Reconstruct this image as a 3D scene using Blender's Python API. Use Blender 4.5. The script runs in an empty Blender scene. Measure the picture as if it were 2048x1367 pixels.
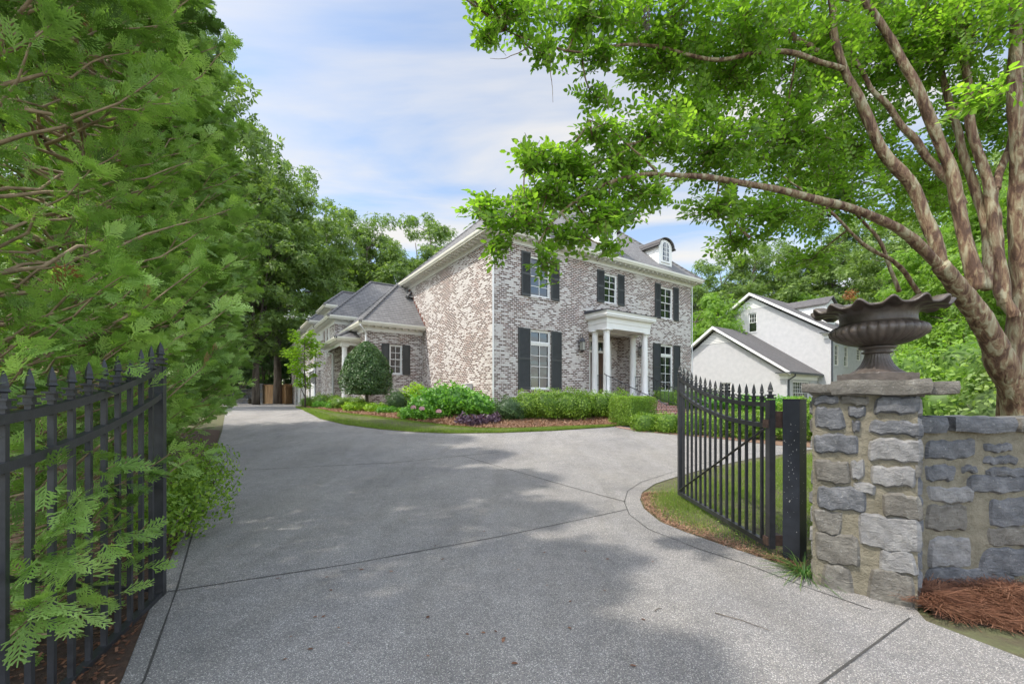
import bpy, bmesh, math, random
import numpy as np
from math import sin, cos, pi, radians, sqrt, atan2
from mathutils import Vector

S = bpy.context.scene
C = S.collection
# ------------------------------------------------------------------ camera
F, CX, HY, EYE = 845.0, 1024.0, 799.0, 1.5          # focal (px of 2048), centre, horizon, eye height
cd = bpy.data.cameras.new('camera'); cam = bpy.data.objects.new('camera', cd); C.objects.link(cam)
cd.sensor_width = 36; cd.lens = 36 * F / 2048; cd.shift_y = (HY - 683.5) / 2048
cd.clip_start = 0.05; cd.clip_end = 2000
cam.location = (0, 0, EYE); cam.rotation_euler = (radians(90), 0, 0)
S.camera = cam
AX = atan2(1255, F)
DF = (sin(AX), cos(AX)); DS = (-cos(AX), sin(AX)); ROT = pi / 2 - AX
HC = (-0.703, 16.5)
def Wd(u, v): return (HC[0] + u * DF[0] + v * DS[0], HC[1] + u * DF[1] + v * DS[1])
def at(px, py, d): return np.array(((px - CX) / F * d, d, EYE + (HY - py) / F * d))
# ------------------------------------------------------------------ light
SUN_B, SUN_EL = radians(20), radians(57)
sh = (-DF[0] * cos(SUN_B) + DS[0] * sin(SUN_B), -DF[1] * cos(SUN_B) + DS[1] * sin(SUN_B))
tosun = Vector((sh[0] * cos(SUN_EL), sh[1] * cos(SUN_EL), sin(SUN_EL)))
sd = bpy.data.lights.new('sun', 'SUN'); sd.energy = 2.15; sd.angle = radians(1.4); sd.color = (1, .95, .87)
so = bpy.data.objects.new('sun', sd); C.objects.link(so); so.rotation_euler = tosun.to_track_quat('Z', 'Y').to_euler()
w = bpy.data.worlds.new('World'); S.world = w; w.use_nodes = True
nt = w.node_tree; nt.nodes.clear()
def N(t, kind, **kw):
    n = t.nodes.new(kind)
    for k, v in kw.items():
        if k.startswith('i_'):
            key = k[2:]; key = int(key) if key.isdigit() else key.replace('_', ' ')
            n.inputs[key].default_value = v
        else: setattr(n, k, v)
    return n
sky = N(nt, 'ShaderNodeTexSky', sky_type='NISHITA', sun_disc=False, sun_elevation=SUN_EL, sun_rotation=atan2(sh[0], sh[1]), air_density=1.0, dust_density=1.4, ozone_density=1.5)
tc = N(nt, 'ShaderNodeTexCoord'); sep = N(nt, 'ShaderNodeSeparateXYZ'); nt.links.new(tc.outputs['Generated'], sep.inputs[0])
zz = N(nt, 'ShaderNodeMath', operation='MAXIMUM', i_1=0.06); nt.links.new(sep.outputs['Z'], zz.inputs[0])
dx = N(nt, 'ShaderNodeMath', operation='DIVIDE'); dy = N(nt, 'ShaderNodeMath', operation='DIVIDE')
for q, o in ((dx, 'X'), (dy, 'Y')):
    nt.links.new(sep.outputs[o], q.inputs[0]); nt.links.new(zz.outputs[0], q.inputs[1])
cmb = N(nt, 'ShaderNodeCombineXYZ'); nt.links.new(dx.outputs[0], cmb.inputs[0]); nt.links.new(dy.outputs[0], cmb.inputs[1])
mp = N(nt, 'ShaderNodeMapping'); mp.inputs['Scale'].default_value = (0.42, 1.15, 1); mp.inputs['Rotation'].default_value = (0, 0, radians(14)); mp.inputs['Location'].default_value = (0.35, 0.85, 0)
nt.links.new(cmb.outputs[0], mp.inputs[0])
n1 = N(nt, 'ShaderNodeTexNoise', i_Scale=1.1, i_Detail=9.0, i_Roughness=0.52, i_Distortion=0.35); nt.links.new(mp.outputs[0], n1.inputs['Vector'])
cr = N(nt, 'ShaderNodeValToRGB'); cr.color_ramp.elements[0].position = .41; cr.color_ramp.elements[1].position = .62
cr.color_ramp.elements[0].color = (.06, .06, .06, 1); cr.color_ramp.elements[1].color = (.95, .95, .95, 1)
nt.links.new(n1.outputs['Fac'], cr.inputs[0])
mx = N(nt, 'ShaderNodeMix', data_type='RGBA'); mx.inputs[7].default_value = (3.2, 3.24, 3.3, 1)
nt.links.new(cr.outputs[0], mx.inputs[0]); nt.links.new(sky.outputs[0], mx.inputs[6])
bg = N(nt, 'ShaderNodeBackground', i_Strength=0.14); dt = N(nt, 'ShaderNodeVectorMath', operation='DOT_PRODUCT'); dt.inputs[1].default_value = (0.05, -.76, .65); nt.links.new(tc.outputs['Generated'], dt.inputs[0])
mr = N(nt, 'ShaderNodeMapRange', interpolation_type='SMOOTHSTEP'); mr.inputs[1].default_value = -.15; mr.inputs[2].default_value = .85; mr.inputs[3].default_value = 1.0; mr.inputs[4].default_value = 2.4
nt.links.new(dt.outputs['Value'], mr.inputs[0])      # whole sky scaled up overhead and behind the viewer, added to fill shade
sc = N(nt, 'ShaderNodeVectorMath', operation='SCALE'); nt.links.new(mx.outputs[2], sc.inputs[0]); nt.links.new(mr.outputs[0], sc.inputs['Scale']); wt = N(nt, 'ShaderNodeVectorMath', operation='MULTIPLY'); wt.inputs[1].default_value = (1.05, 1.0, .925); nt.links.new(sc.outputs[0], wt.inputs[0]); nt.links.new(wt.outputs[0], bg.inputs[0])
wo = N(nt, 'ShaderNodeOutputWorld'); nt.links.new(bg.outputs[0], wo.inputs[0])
S.view_settings.view_transform = 'Standard'; S.view_settings.look = 'None'; S.view_settings.gamma = 1
S.view_settings.exposure = 1.05
S.cycles.max_bounces = 8; S.cycles.diffuse_bounces = 4; S.cycles.transmission_bounces = 5; S.cycles.transparent_max_bounces = 6
S.cycles.use_denoising = True

# ------------------------------------------------------------------ materials
def newmat(name):
    m = bpy.data.materials.new(name); m.use_nodes = True
    t = m.node_tree; t.nodes.clear()
    out = N(t, 'ShaderNodeOutputMaterial'); b = N(t, 'ShaderNodeBsdfPrincipled'); t.links.new(b.outputs[0], out.inputs[0])
    return m, t, b, out
def ramp(t, fac, stops, interp='LINEAR'):
    r = N(t, 'ShaderNodeValToRGB'); e = r.color_ramp.elements; r.color_ramp.interpolation = interp
    while len(e) < len(stops): e.new(.5)
    for k, (p, c) in enumerate(stops):
        e[k].position = p; e[k].color = (c[0], c[1], c[2], 1) if len(c) == 3 else c
    t.links.new(fac, r.inputs[0]); return r.outputs[0]
def noise(t, vec, scale, detail=4, rough=.55, dist=0.0):
    n = N(t, 'ShaderNodeTexNoise', i_Scale=scale, i_Detail=detail, i_Roughness=rough, i_Distortion=dist)
    if vec is not None: t.links.new(vec, n.inputs['Vector'])
    return n.outputs['Fac']
def mixc(t, fac, a, b, mode='MIX'):
    m = N(t, 'ShaderNodeMix', data_type='RGBA', blend_type=mode)
    for s, x in ((0, fac), (6, a), (7, b)):
        if hasattr(x, 'links'): t.links.new(x, m.inputs[s])
        else: m.inputs[s].default_value = x if not isinstance(x, tuple) else (x + (1,))[:4]
    return m.outputs[2]
def mth(t, op, a, b=0.0):
    m = N(t, 'ShaderNodeMath', operation=op)
    for s, x in ((0, a), (1, b)):
        if hasattr(x, 'links'): t.links.new(x, m.inputs[s])
        else: m.inputs[s].default_value = x
    return m.outputs[0]
def bump(t, b, h, dist, strength=1.0):
    n = N(t, 'ShaderNodeBump', i_Strength=strength, i_Distance=dist); t.links.new(h, n.inputs['Height']); t.links.new(n.outputs[0], b.inputs['Normal'])
def coords(t, which='Object', scale=None):
    c = N(t, 'ShaderNodeTexCoord'); o = c.outputs[which]
    if scale:
        m = N(t, 'ShaderNodeMapping'); m.inputs['Scale'].default_value = scale; t.links.new(o, m.inputs[0]); o = m.outputs[0]
    return o
def m_plain(name, col, rough=.6, var=.12, scale=3.0, metal=0.0, bmp=0.0, bscale=60):
    m, t, b, o = newmat(name); c = coords(t)
    lo = tuple(x * (1 - var) for x in col); hi = tuple(min(1, x * (1 + var)) for x in col)
    t.links.new(ramp(t, noise(t, c, scale, 6), [(.3, lo), (.7, hi)]), b.inputs['Base Color'])
    b.inputs['Roughness'].default_value = rough; b.inputs['Metallic'].default_value = metal
    if bmp: bump(t, b, noise(t, c, bscale, 3), bmp)
    return m
def m_leaf(name, cols, trans=.35, rough=.5, clump=1.2, tcol=None):
    """leaf: colour varies leaf by leaf (face attribute) and over large patches"""
    m, t, b, out = newmat(name)
    a = N(t, 'ShaderNodeAttribute', attribute_name='tint'); c = coords(t)
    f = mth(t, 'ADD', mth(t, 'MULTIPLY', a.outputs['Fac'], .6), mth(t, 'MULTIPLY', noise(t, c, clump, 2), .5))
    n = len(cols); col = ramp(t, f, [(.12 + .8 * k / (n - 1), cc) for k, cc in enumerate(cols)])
    t.links.new(col, b.inputs['Base Color']); b.inputs['Roughness'].default_value = rough
    b.inputs['Specular IOR Level'].default_value = .35
    tr = N(t, 'ShaderNodeBsdfTranslucent'); tc2 = mixc(t, 1.0, col, tcol or (1.7, 1.9, .7), 'MULTIPLY'); t.links.new(tc2, tr.inputs[0])
    ms = N(t, 'ShaderNodeMixShader', i_0=trans); t.links.new(b.outputs[0], ms.inputs[1]); t.links.new(tr.outputs[0], ms.inputs[2]); t.links.new(ms.outputs[0], out.inputs[0])
    return m
def m_brick(name, dark, red, wash, amount, big=.45):
    m, t, b, o = newmat(name); uv = coords(t, 'UV')
    wob = N(t, 'ShaderNodeTexNoise', i_Scale=9.0, i_Detail=3.0); t.links.new(uv, wob.inputs['Vector'])
    va = N(t, 'ShaderNodeVectorMath', operation='SCALE'); t.links.new(wob.outputs['Color'], va.inputs[0]); va.inputs['Scale'].default_value = .010
    vs = N(t, 'ShaderNodeVectorMath', operation='ADD'); t.links.new(uv, vs.inputs[0]); t.links.new(va.outputs[0], vs.inputs[1]); uvw = vs.outputs[0]
    def bt(c1, c2, mo, ms, sm, bias=0.0):
        x = N(t, 'ShaderNodeTexBrick', offset=.5); x.inputs['Color1'].default_value = c1 + (1,); x.inputs['Color2'].default_value = c2 + (1,); x.inputs['Mortar'].default_value = mo + (1,)
        x.inputs['Scale'].default_value = 1; x.inputs['Mortar Size'].default_value = ms; x.inputs['Mortar Smooth'].default_value = sm; x.inputs['Bias'].default_value = bias
        x.inputs['Brick Width'].default_value = .205; x.inputs['Row Height'].default_value = .078; t.links.new(uvw, x.inputs['Vector']); return x
    b1 = bt(dark, red, wash, .0135, .2, -.2)
    b2 = bt((0, 0, 0), (1, 1, 1), (.5, .5, .5), .001, 0)
    sp = N(t, 'ShaderNodeSeparateColor'); t.links.new(b2.outputs['Color'], sp.inputs[0])
    fine = noise(t, uv, 26, 5, .65); mid = noise(t, uv, 5.5, 4); bigN = noise(t, uv, .55, 3)
    s = mth(t, 'ADD', mth(t, 'MULTIPLY', fine, .95), mth(t, 'MULTIPLY', sp.outputs[0], .75))
    s = mth(t, 'ADD', s, mth(t, 'MULTIPLY', mid, .45)); s = mth(t, 'ADD', s, mth(t, 'MULTIPLY', bigN, big * 2))
    s = mth(t, 'ADD', s, amount - 1.6 - big)
    f = ramp(t, s, [(.0, (0, 0, 0)), (.30, (1, 1, 1))])
    wcol = ramp(t, noise(t, uv, 12, 4), [(.3, tuple(x * .78 for x in wash)), (.7, wash)])
    col = mixc(t, f, b1.outputs['Color'], wcol)
    t.links.new(col, b.inputs['Base Color']); b.inputs['Roughness'].default_value = .9
    h = mth(t, 'ADD', mth(t, 'MULTIPLY', b1.outputs['Fac'], -1), mth(t, 'MULTIPLY', fine, .5)); bump(t, b, h, .012)
    return m
def m_shingle(name, cols, row=.17, wd=.17):
    m, t, b, o = newmat(name); uv = coords(t, 'UV')
    x = N(t, 'ShaderNodeTexBrick', offset=.37, offset_frequency=1); x.inputs['Color1'].default_value = (0, 0, 0, 1); x.inputs['Color2'].default_value = (1, 1, 1, 1); x.inputs['Mortar'].default_value = (.0, .0, .0, 1)
    for k, v in (('Scale', 1), ('Mortar Size', .008), ('Mortar Smooth', .1), ('Brick Width', wd), ('Row Height', row)): x.inputs[k].default_value = v
    t.links.new(uv, x.inputs['Vector']); sp = N(t, 'ShaderNodeSeparateColor'); t.links.new(x.outputs['Color'], sp.inputs[0])
    n = noise(t, coords(t, 'UV', (1, 7, 1)), 2.2, 6, .75); big = noise(t, uv, .35, 3)
    f = mth(t, 'ADD', mth(t, 'MULTIPLY', sp.outputs[0], .14), mth(t, 'ADD', mth(t, 'MULTIPLY', n, .86), mth(t, 'MULTIPLY', big, .25)))
    col = ramp(t, f, [(.2, cols[0]), (.5, cols[1]), (.85, cols[2])])
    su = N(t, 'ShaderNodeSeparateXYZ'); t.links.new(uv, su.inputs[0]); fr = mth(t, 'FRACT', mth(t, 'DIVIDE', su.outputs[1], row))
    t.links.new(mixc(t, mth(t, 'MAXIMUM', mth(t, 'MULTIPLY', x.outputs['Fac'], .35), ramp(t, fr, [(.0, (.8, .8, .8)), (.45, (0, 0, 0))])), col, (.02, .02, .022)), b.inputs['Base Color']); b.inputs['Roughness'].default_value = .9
    bump(t, b, mth(t, 'SUBTRACT', mth(t, 'MULTIPLY', noise(t, uv, 160, 2), .25), fr), .02)
    return m
def m_bark(name, cols, sc=(1, 1, .18), scale=9, bmp=.02, contrast=(.35, .65)):
    m, t, b, o = newmat(name); c = coords(t, 'Object', sc)
    f = noise(t, c, scale, 5, .6, .6)
    n = len(cols); t.links.new(ramp(t, f, [(contrast[0] + (contrast[1] - contrast[0]) * k / (n - 1), cc) for k, cc in enumerate(cols)]), b.inputs['Base Color'])
    b.inputs['Roughness'].default_value = .8; bump(t, b, mth(t, 'ADD', f, mth(t, 'MULTIPLY', noise(t, c, scale * 4, 3), .4)), bmp); return m
def m_stone(name, cols):
    m, t, b, o = newmat(name); c = coords(t)
    f = noise(t, c, 7, 8, .65, .4); v = noise(t, coords(t, 'Object', (1, 1, 3.5)), 9, 6, .6, 1.2)
    s = mth(t, 'ADD', mth(t, 'MULTIPLY', f, .6), mth(t, 'MULTIPLY', v, .4))
    col = ramp(t, s, [(.3, cols[0]), (.5, cols[1]), (.68, cols[2])])
    lich = ramp(t, noise(t, c, 30, 6, .7), [(.60, (0, 0, 0)), (.68, (1, 1, 1))])
    t.links.new(mixc(t, mth(t, 'MULTIPLY', lich, .5), col, (.42, .41, .38)), b.inputs['Base Color']); b.inputs['Roughness'].default_value = .85
    bump(t, b, mth(t, 'ADD', mth(t, 'MULTIPLY', v, .35), noise(t, c, 22, 8, .7, .8)), .022); return m

M = {}
M['brick'] = m_brick('whitewashed_brick', (.095, .055, .039), (.27, .115, .068), (.665, .625, .58), .585, .8)
M['redbrick'] = m_brick('red_brick', (.17, .045, .03), (.34, .11, .075), (.42, .36, .31), .18, .1)
M['shingle'] = m_shingle('asphalt_shingle', [(.062, .060, .058), (.135, .131, .127), (.25, .245, .238)])
M['shingle2'] = m_shingle('dark_shingle', [(.045, .042, .042), (.085, .08, .078), (.15, .14, .135)])
M['white'] = m_plain('white_trim_paint', (.76, .755, .72), .5, .04)
M['cream'] = m_plain('cream_gutter', (.70, .68, .58), .45, .05)
M['downspout'] = m_plain('grey_white_metal', (.62, .63, .62), .4, .06)
M['shutter'] = m_plain('charcoal_shutter_paint', (.042, .045, .043), .5, .12)
M['door'] = m_bark('dark_walnut_door', [(.045, .025, .015), (.10, .055, .03)], (2, 2, .3), 8, .004)
M['iron'] = m_plain('black_wrought_iron', (.030, .031, .035), .42, .3, 14, bmp=.001)
M['copper'] = m_plain('copper_flashing', (.16, .06, .04), .5, .25, 9)
M['darkmetal'] = m_plain('dark_bronze_metal', (.06, .065, .075), .45, .2)
def m_glass(name, col, rough=.03):
    m, t, b, o = newmat(name); b.inputs['Base Color'].default_value = col + (1,); b.inputs['Roughness'].default_value = rough
    b.inputs['Specular IOR Level'].default_value = .9; b.inputs['IOR'].default_value = 1.6
    bump(t, b, noise(t, coords(t), 1.3, 2), .01, .25); return m
M['glass'] = m_glass('window_glass', (.014, .016, .018))
M['pglass'] = m_glass('lantern_glass', (.30, .30, .26), .15)
def m_paintbrick():
    m, t, b, o = newmat('white_painted_brick'); uv = coords(t, 'UV')
    x = N(t, 'ShaderNodeTexBrick', offset=.5)
    for k, v in (('Scale', 1), ('Mortar Size', .009), ('Mortar Smooth', .4), ('Brick Width', .213), ('Row Height', .078)): x.inputs[k].default_value = v
    t.links.new(uv, x.inputs['Vector'])
    t.links.new(ramp(t, noise(t, uv, 3, 5), [(.3, (.43, .43, .43)), (.7, (.50, .495, .49))]), b.inputs['Base Color']); b.inputs['Roughness'].default_value = .7
    bump(t, b, mth(t, 'ADD', mth(t, 'MULTIPLY', x.outputs['Fac'], -1), mth(t, 'MULTIPLY', noise(t, uv, 14, 4), .7)), .006); return m
M['paintbrick'] = m_paintbrick()
def m_drive():
    m, t, b, o = newmat('exposed_aggregate_concrete'); c = coords(t)
    v = N(t, 'ShaderNodeTexVoronoi', i_Scale=165.0); t.links.new(c, v.inputs['Vector'])
    sp = N(t, 'ShaderNodeSeparateColor'); t.links.new(v.outputs['Color'], sp.inputs[0])
    peb = ramp(t, sp.outputs[0], [(0, (.09, .09, .09)), (.25, (.19, .186, .182)), (.55, (.29, .281, .268)), (.78, (.41, .375, .33)), (.93, (.66, .63, .59))])
    cement = (.23, .222, .212)
    gap = ramp(t, v.outputs['Distance'], [(.42, (0, 0, 0)), (.62, (1, 1, 1))])
    col = mixc(t, gap, peb, cement)
    st = ramp(t, noise(t, c, .55, 6, .6, .5), [(.3, (.80, .80, .82)), (.7, (1.12, 1.1, 1.07))]); col = mixc(t, 1.0, col, st, 'MULTIPLY')
    sp2 = ramp(t, noise(t, c, 5, 6, .7), [(.3, (.86, .86, .86)), (.7, (1.1, 1.1, 1.1))]); col = mixc(t, 1.0, col, sp2, 'MULTIPLY')
    tr = ramp(t, noise(t, coords(t, 'Object', (1, .25, 1)), 1.6, 5, .6, .8), [(.38, (.88, .875, .86)), (.58, (1.0, 1.0, 1.0))]); col = mixc(t, 1.0, col, tr, 'MULTIPLY')
    spot = ramp(t, noise(t, c, 2.3, 7, .75, .3), [(.66, (1, 1, 1)), (.74, (.74, .72, .70))]); col = mixc(t, 1.0, col, spot, 'MULTIPLY')
    t.links.new(col, b.inputs['Base Color']); b.inputs['Roughness'].default_value = .85
    bump(t, b, v.outputs['Distance'], .006, .9); return m
M['drive'] = m_drive()
M['groove'] = m_plain('control_joint', (.05, .047, .042), .9, .3, 30)
def m_soil(name, a, b_, sc=14):
    m, t, b, o = newmat(name); c = coords(t); f = noise(t, c, sc, 8, .7)
    t.links.new(ramp(t, f, [(.3, a), (.65, b_)]), b.inputs['Base Color']); b.inputs['Roughness'].default_value = 1; bump(t, b, f, .05); return m
M['soil'] = m_soil('lawn_soil', (.08, .058, .036), (.12, .135, .055), 6)
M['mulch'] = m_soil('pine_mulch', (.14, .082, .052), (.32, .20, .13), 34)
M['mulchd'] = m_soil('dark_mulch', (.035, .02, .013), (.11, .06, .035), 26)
M['mortar'] = m_soil('tan_mortar', (.13, .115, .08), (.25, .225, .165), 9)
M['st1'] = m_stone('blue_grey_limestone', [(.05, .053, .06), (.115, .118, .125), (.22, .22, .225)])
M['st2'] = m_stone('pale_grey_limestone', [(.11, .11, .105), (.21, .205, .20), (.34, .33, .31)])
M['st3'] = m_stone('brown_grey_limestone', [(.075, .068, .056), (.145, .134, .115), (.24, .225, .19)])
M['rust'] = m_plain('dark_cast_iron', (.075, .060, .050), .42, .5, 9, bmp=.004, bscale=40)
M['post'] = m_plain('black_painted_steel', (.022, .026, .036), .38, .35, 6, bmp=.001)
M['rustplate'] = m_plain('rusty_hinge_steel', (.07, .042, .032), .65, .5, 20)
M['wood'] = m_bark('cedar_fence_wood', [(.33, .19, .09), (.52, .33, .17)], (1, 1, .12), 7, .006)
M['crepe'] = m_bark('crepe_myrtle_bark', [(.085, .045, .026), (.15, .085, .048), (.20, .135, .075), (.26, .21, .12), (.32, .285, .18)], (1, 1, .25), 17, .03, (.40, .62))
M['cedarbark'] = m_bark('arborvitae_bark', [(.09, .045, .03), (.19, .095, .06), (.26, .15, .10)], (1, 1, .12), 14, .03)
M['twig'] = m_bark('pale_twig', [(.16, .11, .06), (.34, .25, .15)], (1, 1, 1), 10, .003)
M['bark'] = m_bark('grey_brown_bark', [(.055, .042, .033), (.11, .088, .068), (.17, .145, .12)], (1, 1, .15), 6, .04)
M['arb'] = m_leaf('arborvitae_foliage', [(.05, .095, .022), (.125, .22, .045), (.25, .39, .095), (.40, .54, .18)], .32, .5, .9)
M['deadarb'] = m_leaf('browned_arborvitae_foliage', [(.16, .07, .03), (.28, .14, .06), (.36, .22, .11)], .2, .6, 2)
M['crepeleaf'] = m_leaf('crepe_myrtle_leaf', [(.08, .15, .022), (.16, .28, .035), (.28, .42, .07)], .55, .45, 1.0)
M['oak'] = m_leaf('oak_leaf', [(.08, .13, .04), (.15, .23, .06), (.27, .36, .10)], .35, .5, .35)
M['oak2'] = m_leaf('maple_leaf', [(.09, .17, .03), (.16, .28, .045), (.27, .40, .07)], .42, .5, .4)
M['pine'] = m_leaf('dark_evergreen_leaf', [(.035, .07, .028), (.06, .12, .04), (.10, .17, .055)], .2, .5, .6)
M['box'] = m_leaf('boxwood_leaf', [(.07, .14, .02), (.15, .26, .03), (.28, .39, .055)], .32, .42, 1.6)
M['lime'] = m_leaf('lime_leaf', [(.14, .26, .02), (.26, .42, .03), (.42, .55, .08)], .4, .45, 2)
M['holly'] = m_leaf('holly_leaf', [(.03, .07, .022), (.06, .125, .035), (.13, .20, .07)], .15, .3, 2)
M['hyd'] = m_leaf('hydrangea_leaf', [(.07, .19, .03), (.12, .29, .035), (.20, .39, .05)], .35, .4, 2)
M['purple'] = m_leaf('purple_leaf', [(.06, .035, .06), (.11, .07, .10), (.18, .13, .16)], .2, .4, 3, (1.6, 1.2, 1.6))
M['grass'] = m_leaf('grass_blade', [(.09, .15, .025), (.17, .26, .04), (.30, .34, .10)], .35, .6, 1.5)
M['dry'] = m_leaf('dry_straw', [(.07, .03, .018), (.16, .068, .036), (.30, .16, .095)], .1, .6, 8, (1.2, .9, .6))
M['straw'] = m_leaf('bed_pine_straw', [(.15, .075, .04), (.28, .16, .095), (.42, .28, .18)], .1, .7, 3, (1.2, .9, .6))
M['petal'] = m_plain('pink_petal', (.62, .36, .38), .6, .2, 20)
M['rust_leaf'] = m_leaf('russet_leaf', [(.20, .07, .03), (.34, .13, .06), (.42, .22, .10)], .35, .5, 1)
M['liri'] = m_leaf('liriope_blade', [(.03, .09, .02), (.07, .17, .035), (.22, .22, .08)], .2, .4, 9)

# ------------------------------------------------------------------ objects
def tag(o, label=None, cat=None, group=None, kind=None):
    if label: o['label'] = label
    if cat: o['category'] = cat
    if group: o['group'] = group
    if kind: o['kind'] = kind
    return o
def empty(name, loc, label, cat, group=None, rz=0.0):
    o = bpy.data.objects.new(name, None); C.objects.link(o); o.location = tuple(float(x) for x in loc); o.rotation_euler = (0, 0, rz); o.empty_display_size = .2
    return tag(o, label, cat, group)
def copy_tree(o, parent=None):
    c = o.copy(); C.objects.link(c); c.parent = parent
    for ch in list(o.children): copy_tree(ch, c)
    return c
class MB:
    """collects polygons; T maps builder coordinates into the parent's coordinates"""
    def __init__(s, T=None): s.v = []; s.f = []; s.m = []; s.T = T
    def add(s, vs, fs, mi=0):
        k = len(s.v)
        for p in vs: s.v.append(tuple(s.T(*p)) if s.T else tuple(p))
        for f in fs: s.f.append([k + i for i in f]); s.m.append(mi)
    def box(s, a0, a1, b0, b1, c0, c1, mi=0):
        s.add([(a0, b0, c0), (a1, b0, c0), (a1, b1, c0), (a0, b1, c0), (a0, b0, c1), (a1, b0, c1), (a1, b1, c1), (a0, b1, c1)],
              [(3, 2, 1, 0), (4, 5, 6, 7), (0, 1, 5, 4), (1, 2, 6, 5), (2, 3, 7, 6), (3, 0, 4, 7)], mi)
    def tube(s, pts, rad, n=8, mi=0, cap=True):
        P = [np.array(p, float) for p in pts]; k = len(P)
        if not hasattr(rad, '__len__'): rad = [rad] * k
        up = None; rings = []
        for i in range(k):
            d = P[min(i + 1, k - 1)] - P[max(i - 1, 0)]; d /= (np.linalg.norm(d) + 1e-9)
            if up is None: up = np.array((0, 0, 1.)) if abs(d[2]) < .9 else np.array((1., 0, 0))
            a = up - d * np.dot(up, d); a /= np.linalg.norm(a) + 1e-9; b = np.cross(d, a); up = a
            rings.append([P[i] + rad[i] * (cos(2 * pi * j / n) * a + sin(2 * pi * j / n) * b) for j in range(n)])
        vs = [p for r in rings for p in r]; fs = []
        for i in range(k - 1):
            for j in range(n): fs.append((i * n + j, i * n + (j + 1) % n, (i + 1) * n + (j + 1) % n, (i + 1) * n + j))
        if cap: fs.append(tuple(range(n))[::-1]); fs.append(tuple((k - 1) * n + j for j in range(n)))
        s.add(vs, fs, mi)
    def lathe(s, prof, n=20, c=(0, 0, 0), mi=0, fn=None):
        vs = []; fs = []
        for i, (r, z) in enumerate(prof):
            for j in range(n):
                a = 2 * pi * j / n; rr, zz_ = (r, z) if fn is None else fn(r, z, a, i)
                vs.append((c[0] + rr * cos(a), c[1] + rr * sin(a), c[2] + zz_))
        k = len(prof)
        for i in range(k - 1):
            for j in range(n): fs.append((i * n + j, i * n + (j + 1) % n, (i + 1) * n + (j + 1) % n, (i + 1) * n + j))
        fs.append(tuple(range(n))[::-1]); fs.append(tuple((k - 1) * n + j for j in range(n)))
        s.add(vs, fs, mi)
    def prism(s, poly, b0, b1, mi=0):
        """poly of (a, c) swept along b"""
        n = len(poly); vs = [(a, b0, c) for a, c in poly] + [(a, b1, c) for a, c in poly]
        s.add(vs, [tuple(range(n)), tuple(range(2 * n - 1, n - 1, -1))] + [(i, i + n, (i + 1) % n + n, (i + 1) % n) for i in range(n)], mi)
    def build(s, name, mats, parent=None, smooth=False, recalc=True):
        me = bpy.data.meshes.new(name); me.from_pydata([tuple(map(float, p)) for p in s.v], [], s.f)
        if not isinstance(mats, (list, tuple)): mats = [mats]
        for m in mats: me.materials.append(M[m] if isinstance(m, str) else m)
        me.polygons.foreach_set('material_index', s.m)
        if recalc:
            bm = bmesh.new(); bm.from_mesh(me); bmesh.ops.recalc_face_normals(bm, faces=bm.faces); bm.to_mesh(me); bm.free()
        if smooth: me.polygons.foreach_set('use_smooth', [True] * len(me.polygons))
        uv = me.uv_layers.new(name='UVMap'); dat = np.zeros(len(me.loops) * 2)
        for p in me.polygons:
            n = p.normal; h = sqrt(n.x * n.x + n.y * n.y)
            if h < .15: t = Vector((1, 0, 0)); b = Vector((0, 1, 0))
            else:
                t = Vector((-n.y / h, n.x / h, 0)); b = n.cross(t)
                if b.z < 0: b = -b
            for li in p.loop_indices:
                co = me.vertices[me.loops[li].vertex_index].co; dat[2 * li] = co.dot(t); dat[2 * li + 1] = co.dot(b)
        uv.data.foreach_set('uv', dat); me.update()
        o = bpy.data.objects.new(name, me); C.objects.link(o)
        if parent is not None: o.parent = parent
        return o
def fastmesh(name, V, Fq, mat, parent=None, tint=None, smooth=False):
    """numpy mesh: V (n,3), Fq (m,k) constant face size"""
    me = bpy.data.meshes.new(name); V = np.ascontiguousarray(V, np.float32); Fq = np.ascontiguousarray(Fq, np.int32); m, k = Fq.shape
    me.vertices.add(len(V)); me.vertices.foreach_set('co', V.ravel())
    me.loops.add(m * k); me.loops.foreach_set('vertex_index', Fq.ravel())
    me.polygons.add(m); me.polygons.foreach_set('loop_start', np.arange(0, m * k, k, dtype=np.int32))
    if smooth: me.polygons.foreach_set('use_smooth', np.ones(m, bool))
    me.update(calc_edges=True)
    if tint is not None:
        a = me.attributes.new('tint', 'FLOAT', 'FACE'); a.data.foreach_set('value', np.ascontiguousarray(tint, np.float32))
    me.materials.append(M[mat] if isinstance(mat, str) else mat)
    o = bpy.data.objects.new(name, me); C.objects.link(o)
    if parent is not None: o.parent = parent
    return o
def unit(a): return a / (np.linalg.norm(a, axis=-1, keepdims=True) + 1e-9)
def rotframes(X, Z):
    X = unit(X); Z = Z - X * np.sum(X * Z, -1, keepdims=True); Z = unit(Z); Y = np.cross(Z, X); return np.stack([X, Y, Z], 1)   # rows are axes
def scatter(name, tpl, pos, X, Z, size, mat, parent=None, rng=None, tint=None):
    tv, tf = tpl; tv = np.array(tv, float); tf = np.array(tf); n = len(pos)
    R = rotframes(X, Z); V = np.einsum('kj,njc->nkc', tv, R) * np.asarray(size).reshape(-1, 1, 1) + pos[:, None, :]
    Fq = tf[None] + (np.arange(n) * len(tv))[:, None, None]
    tn = rng.random(n) if tint is None else tint
    return fastmesh(name, V.reshape(-1, 3), Fq.reshape(-1, tf.shape[1]), mat, parent, np.repeat(tn, len(tf)))
LEAF = ([(0, 0, 0), (.35, .26, .05), (.75, .2, .03), (1, 0, -.05), (.75, -.2, .03), (.35, -.26, .05), (.45, 0, -.03)], [(0, 6, 2, 1), (6, 3, 2, 2), (0, 5, 4, 6), (6, 4, 3, 3)])
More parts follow.
